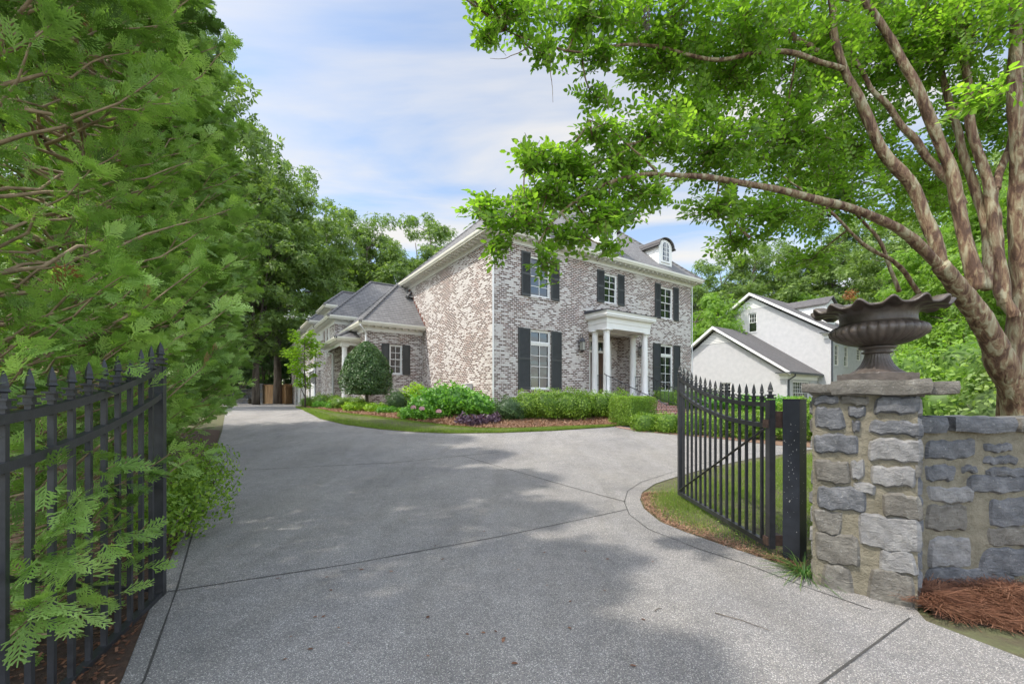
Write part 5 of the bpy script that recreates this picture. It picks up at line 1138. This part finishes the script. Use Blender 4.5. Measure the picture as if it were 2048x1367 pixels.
evg = decid('evergreen_tree', 4, 12, 3.0, 11.2, 130, 100, .17, 'pine', base=.15, cluster=.2, trunk_r=.16)
TG = 'tall trees standing round the two houses'
spots = [  # source, px, depth, scale, rz, label
 (oakB, 330, 24, 1.16, .5, 'dark tall tree rising behind the arborvitae row against the sky'),
 (oakA, 555, 40, 1.22, 1.0, 'tall oak behind the wooden gate, its high limb reaching above the others'),
 (oakB, 512, 36, .98, 4.2, 'oak just right of the arborvitae row, thin crown over the far stone wall'),
 (oakB, 650, 50, 1.2, 2.0, 'dense oak behind the garage roofs, left of the roof peak'),
 (oakA, 735, 52, 1.14, 3.0, 'dense oak behind the garage roof peak'),
 (oakA, 800, 60, 1.0, 5.1, 'lower oak filling the gap over the wing roof'),
 (oakB, 865, 56, 1.24, 5.0, 'tall oak behind the left slope of the main roof'),
 (oakA, 930, 62, 1.22, .3, 'oak partly hidden by the main roof'),
 (mapA, 1420, 42, .92, .7, 'bright green maple between the brick house and the white house'),
 (oakB, 1395, 58, .98, 1.9, 'oak just right of the brick house roof corner'),
 (oakA, 1480, 60, 1.12, 2.9, 'broad oak behind the gable of the white house'),
 (oakB, 1570, 62, 1.20, 4.0, 'tall oak behind the white house dormers'),
 (mapA, 1600, 56, 1.22, 2.2, 'light green maple above the white house dormers'),
 (oakA, 1680, 58, 1.3, 3.4, 'tall oak behind the urn rim'),
 (mapA, 1905, 31, .92, 4.4, 'light green maple right of the white house behind the urn'),
 (oakB, 1830, 46, 1.2, 1.2, 'tall oak behind the crepe myrtle stems'),
 (mapA, 1960, 22, .95, 1.5, 'leafy maple behind the crepe myrtle trunk'),
 (oakA, 2010, 36, 1.15, 5.7, 'tall oak at the right edge behind the crepe myrtle'),
 (mapA, 2150, 17, 1.0, 3.0, 'maple beyond the right edge behind the stone wall'),
 (evg, 470, 40, .70, .4, 'dark evergreen behind the far stone wall, left one'),
 (evg, 530, 44, .78, 2.4, 'dark evergreen behind the stone pier'),
 (evg, 575, 46, .70, 3.9, 'dark evergreen behind the wooden gate'),
 (evg, 500, 50, .95, 5.5, 'taller evergreen behind the far stone wall'),
 (mapA, 545, 52, .80, 1.0, 'mid green undergrowth tree between the oak trunks'),
 (evg, 430, 34, .8, 3.1, 'evergreen at the far left wall hidden by the arborvitae row')]
used = set()
for src, px, d, s, rz, lb in spots:
    o = src if src.name not in used else copy_tree(src); used.add(src.name)
    o.location = ((px - CX) / F * d, d, gl(d) - .1); o.scale = (s, s, s); o.rotation_euler = (0, 0, rz); o['label'] = lb; o['group'] = TG
# trees left of the arborvitae row, seen only as their shade on the driveway
for x, y, s, rz, lb in ((-9.5, -3.0, .66, 4, 'oak beside the street behind the viewer'), (-13.0, 8.5, .80, 2, 'oak left of the arborvitae row shading the middle of the driveway')):
    o = copy_tree(oakA if s != .66 else oakB); o.location = (x, y, 0); o.scale = (s, s, s); o.rotation_euler = (0, 0, rz); o['label'] = lb; o['group'] = TG
# distant wood closing the horizon: one leafy mass
rng = np.random.default_rng(77); P = []
for a in np.linspace(-1.25, 1.25, 90):
    R_ = rng.uniform(78, 95); c = np.array((R_ * sin(a), R_ * cos(a), 1 + rng.uniform(2, 9))); n = 420; d = unit(rng.normal(0, 1, (n, 3))); P.append(c + d * rng.random((n, 1)) ** .4 * np.array((4.5, 4.5, 6.5)))
pos = np.concatenate(P); pos = pos[pos[:, 2] > .8]; nr = unit(rng.normal(0, 1, pos.shape)); tag(scatter('distant_trees', CLUMP, pos, nr, nr[::-1] + np.array((0, 0, .5)), rng.uniform(.5, .9, len(pos)), 'oak', None, rng), 'distant wood closing the horizon behind the houses', None, None, 'stuff')
# shrubs behind the wall and urn
for i, (px, d, w_, h_, mt, lb) in enumerate([(1830, 12.5, 1.5, 2.3, 'oak2', 'large leafy shrub behind the urn foot'), (1960, 10.5, 1.5, 2.6, 'oak2', 'large leafy shrub behind the stone wall left of the myrtle trunk'), (2090, 9.0, 1.5, 2.4, 'oak', 'dark leafy shrub at the right edge behind the stone wall'),]):
    shrub('leafy_shrub', lb, 'shrub', gz(px, d), [(-w_ * .4, 0, h_ * .35, w_ * .8, w_ * .7, h_ * .42), (w_ * .5, .1, h_ * .4, w_ * .8, w_ * .7, h_ * .45), (0, .2, h_ * .75, w_ * .7, w_ * .6, h_ * .35)], mt, .12, 6500, 'shrubs behind the stone wall', seed=60 + i, shell=.5, bumps=.2)
shrub('russet_shrub', 'russet-leaved small tree behind the urn rim', 'tree', gz(1700, 47), [(0, 0, 12.0, .7, .7, .6), (1.1, 0, 11.0, .6, .6, .5)], 'rust_leaf', .18, 420, seed=70, core=False, shell=.7)
# privet-like growth at the foot of the hedge
shrub('privet_shrub', 'bright small-leaved privet growing out beside the free end of the left gate', 'shrub', (-3.55, 4.55, 0), [(0, 0, .42, .42, .42, .42), (-.45, .8, .55, .45, .5, .45), (.12, -.45, .32, .3, .32, .3)], 'box', .045, 6500, seed=71, core=False, shell=.9)

# ------------------------------------------------------------------ crepe myrtle leaning over the driveway
myr = empty('crepe_myrtle', (5.75, 4.75, 0), 'multi-stemmed crepe myrtle with peeling bark arching over the driveway from behind the stone wall', 'tree')
MO = np.array((5.75, 4.75, 0)); rng = np.random.default_rng(5); r_ = random.Random(5)
def cr2(x, y): return (1440 + x / 1.953, y / 1.953)
def path(pts, n=26, jit=.012):
    """pts: (px, py, depth) -> smooth 3-D curve relative to the tree"""
    P = np.array([at(*p) for p in pts]) - MO; t = np.r_[0, np.cumsum(np.linalg.norm(np.diff(P, axis=0), axis=1))]; s = np.linspace(0, t[-1], n)
    L = np.stack([np.interp(s, t, P[:, i]) for i in range(3)], 1)
    for _ in range(2): L[1:-1] = (L[:-2] + 2 * L[1:-1] + L[2:]) / 4
    L[1:-1] += rng.normal(0, jit, (n - 2, 3)); L[1:-1] = (L[:-2] + 2 * L[1:-1] + L[2:]) / 4; return L
def cp(L, d0, d1):  # crop coordinates with depth running from d0 to d1
    return [cr2(x, y) + (d0 + (d1 - d0) * i / (len(L) - 1),) for i, (x, y) in enumerate(L)]
stems = []
def stem(pts, r0, r1, name='limb', n=26):
    r0, r1 = r0 * (.86 if r0 > .1 else .76), r1 * .76; P = path(pts, n, min(.014, r0 * .3)); stems.append((P, r0, r1)); rad = [(r0 + (r1 - r0) * i / (n - 1)) * (1 + .05 * sin(i * 1.1 + r0 * 90) + .03 * sin(i * 2.7)) for i in range(n)]
    m = MB(); P2 = resamp3(P, n * 3) if n > 5 else P; P2 = np.stack([np.interp(np.linspace(0, n - 1, n * 3), np.arange(n), P[:, i]) for i in range(3)], 1); m.tube(P2, list(np.interp(np.linspace(0, n - 1, n * 3), np.arange(n), rad)), 18)
    V = np.array(m.v); V += np.outer(nz3(V * .45, 3), np.ones(3)) * 0 ; c_ = np.repeat(P2, 18, 0); d_ = V - c_; V = c_ + d_ * (1 + .09 * nz3(V * np.array((1, 1, .35)) * .5, 7) + .05 * nz3(V * 1.1, 2))[:, None]; m.v = [tuple(p) for p in V]
    return m.build(name, 'crepe', myr, smooth=True)
stem([(2060, 1060, 4.9), (2050, 900, 4.9), (2035, 800, 4.88), (2005, 715, 4.8), (1975, 655, 4.75), (1940, 600, 4.7), (1905, 562, 4.65), (1880, 530, 4.6)], .215, .105, 'trunk')
stem([(2040, 1060, 5.3), (2020, 860, 5.3), (2015, 760, 5.2), (2030, 690, 5.15), (2045, 600, 5.1), (2034, 500, 5.1), (2030, 380, 5.1), (2032, 250, 5.0), (2028, 100, 5.0), (2030, -60, 5)], .15, .06, 'trunk')
stem(cp([(860, 1040), (815, 900), (780, 750), (640, 600), (560, 420), (480, 270), (445, 130), (430, 0), (420, -120)], 4.65, 4.9), .088, .04)
stem(cp([(480, 270), (420, 250), (330, 215), (180, 190), (60, 225), (0, 240)], 4.78, 4.5) + [(1433, 121, 4.45), (1376, 117, 4.4), (1331, 90, 4.35), (1249, 88, 4.3), (1200, 98, 4.25), (1142, 113, 4.2), (1090, 92, 4.15), (1010, 60, 4.1)], .038, .008)
stem(cp([(900, 1080), (830, 1010), (770, 950), (700, 880), (560, 830), (400, 780), (250, 755), (0, 695)], 4.65, 4.4) + [(1417, 350, 4.3), (1314, 344, 4.2), (1232, 352, 4.1), (1183, 385, 4.05), (1122, 410, 4.0), (1097, 434, 3.97), (1075, 490, 3.95)], .070, .012)
stem([(1105, 425, 3.97), (1060, 445, 3.93), (1010, 478, 3.9), (954, 502, 3.87)], .012, .003); stem([(1100, 430, 3.97), (1060, 440, 3.95), (1015, 447, 3.9), (960, 440, 3.88)], .010, .003)
stem([(1314, 344, 4.2), (1290, 318, 4.15), (1258, 293, 4.1), (1230, 265, 4.05), (1180, 240, 4.0)], .016, .004)
stem(cp([(950, 800), (930, 740), (840, 650), (700, 470), (590, 350), (520, 250), (480, 120)], 4.85, 5.1), .06, .022)
stem(cp([(1010, 1130), (985, 1060), (950, 900), (930, 760), (900, 620), (800, 430), (720, 230), (640, 100), (570, 20), (500, -100)], 4.75, 5.0), .095, .042)
stem(cp([(1040, 1130), (1045, 950), (1030, 830), (960, 620), (920, 480), (880, 320), (800, 60), (790, -80)], 5.0, 5.6), .07, .03)
stem(cp([(1110, 1190), (1100, 1050), (1060, 880), (1060, 750), (1010, 600), (970, 470), (960, 250), (920, 0), (900, -120)], 4.95, 5.3), .08, .04)
stem(cp([(1080, 740), (1110, 640), (1150, 520), (1170, 380), (1180, 200), (1190, 0)], 5.1, 5.4), .055, .03)
stem(cp([(1150, 1240), (1090, 1150), (1085, 900), (1070, 740)], 4.9, 5.1), .07, .05)
stem(cp([(800, 70), (700, 40), (600, 15), (480, 0), (400, -10)], 5.5, 5.2), .028, .012)
stem(cp([(990, 140), (900, 90), (820, 60)], 5.2, 5.5), .03, .02)
stem(cp([(700, 1140), (620, 920), (520, 830), (470, 700), (420, 660), (360, 540), (330, 340)], 5.3, 5.6), .03, .010)
stem(cp([(780, 1150), (740, 1090), (700, 1030), (560, 960), (430, 820), (250, 690)], 5.0, 4.8), .035, .010)
stem(cp([(380, 205), (270, 130), (90, 60)], 4.9, 5.1), .045, .030)
stem([(1500, 475, 4.9), (1460, 440, 5.0), (1440, 300, 5.0), (1380, 235, 5.0), (1310, 190, 5.0)], .02, .006)
stem([(1060, 92, 4.0), (1040, 105, 3.95), (1005, 119, 3.9), (980, 117, 3.88)], .007, .002); stem([(1100, 140, 4.0), (1105, 175, 4.0), (1106, 205, 4.0)], .005, .002)
allp = np.concatenate([s[0][4:] for s in stems if s[1] > .006])
BL = [(1010, 25, 90, 45, 4.0, 1), (1160, 35, 120, 60, 4.2, 1), (1330, 45, 130, 70, 4.4, 1), (1480, 60, 120, 80, 4.6, 1), (965, 72, 32, 22, 3.9, .8), (1075, 100, 42, 32, 4.0, .8), (1190, 110, 60, 38, 4.2, .9), (1185, 188, 55, 24, 4.2, .8), (1330, 125, 110, 50, 4.6, 1),
      (1450, 160, 100, 65, 5.0, 1), (1600, 110, 120, 110, 5.2, 1), (1185, 268, 70, 42, 4.1, .9), (1290, 275, 100, 60, 4.4, 1), (1420, 300, 115, 80, 4.7, 1), (1560, 280, 120, 100, 5.2, 1), (1060, 318, 48, 30, 4.0, .8), (1150, 345, 85, 45, 4.1, 1), (1270, 385, 85, 38, 4.3, 1),
      (955, 415, 50, 40, 3.9, .8), (1030, 445, 70, 50, 3.9, 1), (980, 495, 32, 45, 3.9, .8), (1050, 322, 48, 34, 4.0, .9), (1112, 325, 68, 42, 4.05, .9), (1095, 385, 80, 32, 4.0, 1), (1160, 400, 78, 42, 4.1, 1), (1035, 405, 40, 24, 3.95, .8), (1230, 330, 80, 40, 4.3, .9), (1370, 230, 90, 60, 4.8, .9), (1240, 430, 50, 30, 4.2, .8), (1078, 530, 30, 48, 3.9, .8), (1125, 475, 58, 42, 4.0, 1), (1190, 440, 65, 48, 4.1, 1), (1215, 492, 22, 14, 4.0, .6), (1420, 415, 85, 38, 4.6, .9), (1540, 430, 100, 55, 5.0, .9), (1470, 485, 60, 40, 5.3, .7),
      (1640, 400, 100, 90, 5.6, .9), (1750, 100, 140, 110, 5.6, 1.1), (1900, 70, 140, 100, 5.2, 1.1), (1960, 230, 110, 100, 5.8, 1), (1700, 300, 110, 100, 6.0, 1), (1850, 380, 110, 90, 6.3, .8), (1620, 520, 70, 35, 5.6, .6),
      (1970, 190, 75, 45, 2.9, .25), (1250, -120, 200, 90, 4.6, .8), (1500, -150, 220, 110, 5.0, .8), (1800, -150, 240, 120, 5.4, .8), (2050, -100, 200, 150, 5.2, .7), (2150, 200, 120, 200, 5.5, .6), (1010, -60, 100, 60, 4.2, .6), (880, -170, 90, 50, 3.6, .5), (760, -210, 90, 50, 3.4, .45), (650, -170, 70, 45, 3.3, .4), (820, -300, 110, 60, 3.0, .4), (980, -260, 100, 70, 3.2, .45)]  # clumps above the frame are added, unseen, to shade and dapple the driveway
P = []; X = []; Z = []; sz = []; tw = MB(); tree_c = np.array((0, 0, 2.5))
for (px, py, rx, ry, d, dens) in BL:
    c = at(px, py, d) - MO; rx_, ry_ = rx / F * d, ry / F * d; rd = min(.75, (rx_ + ry_) * .6)
    j = np.argmin(np.linalg.norm(allp - c + np.array((.15, 0, -.1)), axis=1)); st = allp[j]
    L = np.linalg.norm(c - st)
    if .12 < L and (L < 1.5 or py < 0):
        mid = (st + c) / 2 + rng.normal(0, .05, 3) - np.array((0, 0, .04)); ts = np.linspace(0, 1, 8)[:, None]; tw.tube((1 - ts) ** 2 * st + 2 * ts * (1 - ts) * mid + ts ** 2 * c, list(np.linspace(.012, .005, 8)), 5, cap=False)
    n = int(dens * 225 * (rx_ * ry_) / (.30)); n = max(n, 14); outw = unit((c - tree_c) * np.array((1, 1, .5)))
    for k in range(n):
        dd = rng.normal(0, 1, 3); dd /= np.linalg.norm(dd); q = rng.random() ** .38; tipc = c + dd * q * np.array((rx_, rd, ry_)) * 1.02
        dirn = outw * rng.uniform(.2, 1) + dd * .9 + np.array((0, 0, -.15)) + rng.normal(0, .35, 3); dirn /= np.linalg.norm(dirn); l = rng.uniform(.18, .34); b = tipc - dirn * l
        tw.tube([b, b + dirn * l * .5 + np.array((0, 0, .01)), tipc], [.0022, .0017, .001], 3, cap=False)
        if k % 5 == 0:
            q2 = c + (b - c) * .15; tw.tube([q2, (q2 + b) / 2 + rng.normal(0, .03, 3), b], [.005, .0035, .0022], 4, cap=False)
        side = np.cross(dirn, rng.normal(0, 1, 3) * .5 + np.array((0, 0, 1.0))); side /= np.linalg.norm(side) + 1e-9; upn = np.cross(side, dirn)
        nl = rng.integers(8, 13)
        for i in range(nl):
            t = (i + .6) / nl; s = 1 if i % 2 else -1; pos = b + dirn * l * t; dx_ = dirn * .55 + side * s * .9 + rng.normal(0, .16, 3)
            if i == nl - 1: dx_ = dirn + rng.normal(0, .15, 3)
            P.append(pos); X.append(dx_); Z.append(upn * (1 if upn[2] > 0 else -1) + rng.normal(0, .28, 3)); sz.append(rng.uniform(.045, .082))
tw.build('twigs', 'crepe', myr, smooth=False, recalc=False)
scatter('crown', LEAF2, np.array(P), np.array(X), np.array(Z), np.array(sz), 'crepeleaf', myr, rng)
# small berry cluster hanging at the canopy top
m = MB()
for i in range(90): a = rng.uniform(0, 6.28); q = rng.random() ** .5 * .035; c = at(1293, 42 + rng.uniform(-26, 22), 4.1) - MO; s = .008; c = c + np.array((q * cos(a), q * sin(a), 0)); m.add([tuple(c + np.array(v) * s) for v in ((1, 0, 0), (-1, 0, 0), (0, 1, 0), (0, -1, 0), (0, 0, 1.5), (0, 0, -1.5))], [(0, 2, 4), (2, 1, 4), (1, 3, 4), (3, 0, 4), (2, 0, 5), (1, 2, 5), (3, 1, 5), (0, 3, 5)])
m.build('dry_seed_head', 'bark', myr)

# ================================================================== GROUND COVER
rng = np.random.default_rng(21)
ISL = [(2.6, 3.55), (2.40, 4.03), (2.18, 4.42), (1.98, 4.82), (1.85, 5.2), (1.85, 5.74), (1.93, 6.2), (2.1, 6.62), (2.48, 7.18), (3.0, 7.66), (4.03, 8.48), (5.3, 9.28), (6.3, 9.76), (7.8, 10.5), (13, 9.3), (13, 4.2), (3.4, 3.9)]
def rnd(poly, n, far=1.0):
    p = np.array(poly); x = rng.uniform(p[:, 0].min(), p[:, 0].max(), n); y = rng.uniform(p[:, 1].min(), p[:, 1].max(), n); k = inside(poly, x, y); return x[k], y[k]
def edge_dist(x, y, line):
    L = np.array(line); d = np.full(len(x), 9.0)
    for a, b in zip(L[:-1], L[1:]):
        ab = b - a; t = np.clip(((x - a[0]) * ab[0] + (y - a[1]) * ab[1]) / (ab @ ab), 0, 1); d = np.minimum(d, np.hypot(x - a[0] - t * ab[0], y - a[1] - t * ab[1]))
    return d
x, y = rnd(ISL, 560000); ed = edge_dist(x, y, ISL[:14]); pt = .5 + .5 * np.sin(x * 3.1 + np.sin(y * 2.3)) * np.cos(y * 2.7 + x)
keep = (rng.random(len(x)) < np.clip((ed - .03) * 4.0, .02, 1) * (.12 + .88 * pt) * np.clip((y - 3.6) / 2.2, .10, 1)) & (rng.random(len(x)) < np.clip(9 / (x + 2), .25, 1)); x, y = x[keep], y[keep]
blades('grass', rng, 0, (x, y), lambda a, b: gl(b), .048, .0022, 'grass', 'thin lawn between the driveway curve and the stone wall')
# clover and weeds near the curb
x, y = rnd(ISL, 26000); ed = edge_dist(x, y, ISL[:14]); pt = np.sin(x * 4.1 + np.sin(y * 3.3)) * np.cos(y * 3.7 + x * 2); keep = (y < 8.5) & (rng.random(len(x)) < np.clip((ed - .05) * 3, 0, 1) * np.clip(pt + .15, 0, 1) * np.clip((y - 4.0) * .8, .03, 1)); x, y = x[keep], y[keep]
n = len(x); pos = np.stack([x, y, [gl(b) + .012 for b in y] + rng.uniform(0, .035, n)], 1); tag(scatter('clover', LEAF2, pos, np.stack([rng.normal(0, 1, n), rng.normal(0, 1, n), rng.normal(0, .2, n)], 1), rng.normal(0, .25, (n, 3)) + np.array((0, 0, 1)), rng.uniform(.018, .036, n), 'box', None, rng), 'clover and weeds in the thin lawn by the curb', None, None, 'stuff')
# narrow lawn by the mulch bed
q = rng.random(110000) ** .8 * 79; i_ = q.astype(int).clip(0, 78); f_ = (q - i_)[:, None]; t_ = rng.random((110000, 1)); p_ = (lawnA[i_] * (1 - f_) + lawnA[i_ + 1] * f_) * (1 - t_) + (lawnB[i_] * (1 - f_) + lawnB[i_ + 1] * f_) * t_
blades('grass', rng, 0, (p_[:, 0], p_[:, 1]), lambda a, b: gl(b) + .03, .06, .006, 'grass', 'green lawn strip along the front of the mulch bed')
# wider lawn on the far side, right
x, y = rng.uniform(8, 34, 90000), rng.uniform(9.5, 34, 90000); k = y > 8 + .1 * x; x, y = x[k], y[k]
blades('grass', rng, 0, (x, y), lambda a, b: gl(b), .09, .010, 'grass', 'lawn in front of the white house')
# bare soil chips, dry stalks under the right gate
def litter(name, x, y, zf, ln, wd, mat, label, up=.25):
    n = len(x); a = rng.uniform(0, 2 * pi, n); L = ln * rng.uniform(.5, 1.3, n); z = np.array([zf(p, q) for p, q in zip(x, y)]) + rng.uniform(0, .012, n); dz_ = rng.normal(0, up, n) * L; ca, sa = np.cos(a), np.sin(a); V = np.zeros((n, 4, 3))
    V[:, 0] = np.stack([x - sa * wd, y + ca * wd, z], 1); V[:, 1] = np.stack([x + sa * wd, y - ca * wd, z], 1); V[:, 2] = np.stack([x + ca * L + sa * wd, y + sa * L - ca * wd, z + np.abs(dz_)], 1); V[:, 3] = np.stack([x + ca * L - sa * wd, y + sa * L + ca * wd, z + np.abs(dz_)], 1)
    return tag(fastmesh(name, V.reshape(-1, 3), np.arange(4 * n).reshape(n, 4), mat, None, rng.random(n)), label, None, None, 'stuff')
edge = [(2.6, 3.5), (2.40, 3.98), (2.18, 4.36), (1.99, 4.78), (1.85, 5.16), (1.83, 5.77), (1.92, 6.22), (2.08, 6.66)]
e = resamp(edge, 400); i = rng.integers(0, 400, 3600); off = rng.exponential(.13, 3600); litter('leaf_litter', e[i, 0] + off * .9 + rng.normal(0, .02, 3600), e[i, 1] + rng.normal(0, .02, 3600) + off * .2, lambda p, q: gl(q) + .003, .035, .004, 'straw', 'dry leaf litter along the curb under the right gate')
x, y = rnd([(-1.4, .9), (-1.75, 1.7), (-2.07, 2.2), (-2.74, 3.2), (-3.37, 4.2), (-4.48, 5.9), (-6.2, 8.7), (-8, 9), (-5, 3), (-3, .5)], 26000); litter('bark_chips', x, y, lambda p, q: gl(q) + .02, .030, .007, 'dry', 'loose bark chips on the mulch under the left gate', .3)
# mulch bed straw
wbA = np.array(wb); q = rng.random(60000) ** .8 * 79; i_ = q.astype(int).clip(0, 78); f_ = (q - i_)[:, None]; t_ = rng.random((60000, 1)) ** 1.5; p_ = (wa[i_] * (1 - f_) + wa[i_ + 1] * f_) * (1 - t_) + (wbA[i_] * (1 - f_) + wbA[i_ + 1] * f_) * t_
zz_ = {}; zb_ = np.array([bedz(a, b, c) for (a, b), c in zip(p_, t_[:, 0])]); hz_ = iter(zb_)
litter('pine_straw', p_[:, 0], p_[:, 1], lambda a, b: next(hz_) + .004, .085, .007, 'straw', 'pine straw mulch scattered over the bed in front of the house', .4)
# pine straw heap by the wall foot
n = 15000; x = 2.93 + rng.random(n) ** .9 * 1.9; y = np.interp(x, [2.9, 3.2, 3.6, 4.8], [2.92, 2.78, 2.5, 1.9]) + (rng.random(n)) * np.interp(x, [2.9, 3.2, 3.6, 4.8], [.16, .5, .72, 1.3])
hf = lambda a, b: .015 + .065 * math.exp(-((b - 3.16) / .25) ** 2) * (1 + .3 * sin(a * 9)) + .02 * sin(a * 23) * sin(b * 19)
litter('pine_straw', x, y, hf, .17, .0016, 'dry', 'long reddish pine straw heaped at the foot of the stone wall', .13)
mb = MB(); vs = []; nx, ny = 24, 16
for i in range(nx + 1):
    xx = 2.90 + 2.0 * i / nx; y0 = np.interp(xx, [2.9, 3.2, 3.6, 4.9], [2.90, 2.76, 2.48, 1.85]); y1 = 3.34
    for j in range(ny + 1): yy = y0 + (y1 - y0) * j / ny; vs.append((xx, yy, hf(xx, yy) - .012 if 0 < j else .004))
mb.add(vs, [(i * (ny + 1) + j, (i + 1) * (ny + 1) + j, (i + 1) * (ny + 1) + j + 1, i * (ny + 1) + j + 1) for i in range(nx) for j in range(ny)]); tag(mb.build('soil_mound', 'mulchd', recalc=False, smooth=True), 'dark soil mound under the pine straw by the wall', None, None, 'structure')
# liriope clump by the pillar
lr = empty('liriope_clump', (2.50, 3.62, 0), 'strappy grass-like clump with a few yellowed blades between gate post and pillar', 'plant'); m = MB()
for i in range(150):
    a = r_.uniform(0, 6.28); L = r_.uniform(.12, .34) if i else .42; el = r_.uniform(.5, 1.3); bx, by = .07 * r_.random() * cos(a), .07 * r_.random() * sin(a); pts = []; w_ = .0042
    for t in (0, .33, .66, 1.0): rr_ = L * t * cos(el) + L * .55 * t * t; pts.append((bx + rr_ * cos(a), by + rr_ * sin(a), max(.004, L * t * sin(el) - L * .55 * t * t)))
    vs = []
    for k, p in enumerate(pts): ww = w_ * (1 - .8 * (k / 3) ** 2); vs += [(p[0] - sin(a) * ww, p[1] + cos(a) * ww, p[2]), (p[0] + sin(a) * ww, p[1] - cos(a) * ww, p[2])]
    m.add(vs, [(2 * k, 2 * k + 1, 2 * k + 3, 2 * k + 2) for k in range(3)])
o = m.build('foliage', 'liri', lr, recalc=False); at_ = o.data.attributes.new('tint', 'FLOAT', 'FACE'); at_.data.foreach_set('value', np.repeat(np.random.default_rng(3).random(150), 3).astype(np.float32))
# fallen twigs and leaves on the driveway
for px, py, L_, a, lb in ((1430, 1230, .34, -.75, 'thin fallen twig on the driveway before the pillar'), (1310, 1226, .07, .5, 'short fallen twig on the shaded driveway')):
    y = EYE * F / (py - HY); x = (px - CX) / F * y; m = MB(); m.tube([(0, 0, 0), (L_ * .5 * cos(a), L_ * .5 * sin(a) + .01, .004), (L_ * cos(a), L_ * sin(a), 0)], [.0035, .003, .0015], 5); o = m.build('fallen_twig', 'bark'); o.location = (x, y, .020); tag(o, lb, 'twig')
n = 60; py = rng.uniform(870, 1340, n); y = EYE * F / (py - HY); x = rng.uniform(-.55, .42, n) * y; z = np.array([gl(b) for b in y]) + .019; k = x < 1.5
tag(scatter('fallen_leaves', LEAF2, np.stack([x, y, z], 1)[k], rng.normal(0, 1, (k.sum(), 3)) * np.array((1, 1, .05)), rng.normal(0, .1, (k.sum(), 3)) + np.array((0, 0, 1)), rng.uniform(.02, .045, k.sum()), 'dry', None, rng), 'few dry leaves scattered on the driveway', None, None, 'stuff')
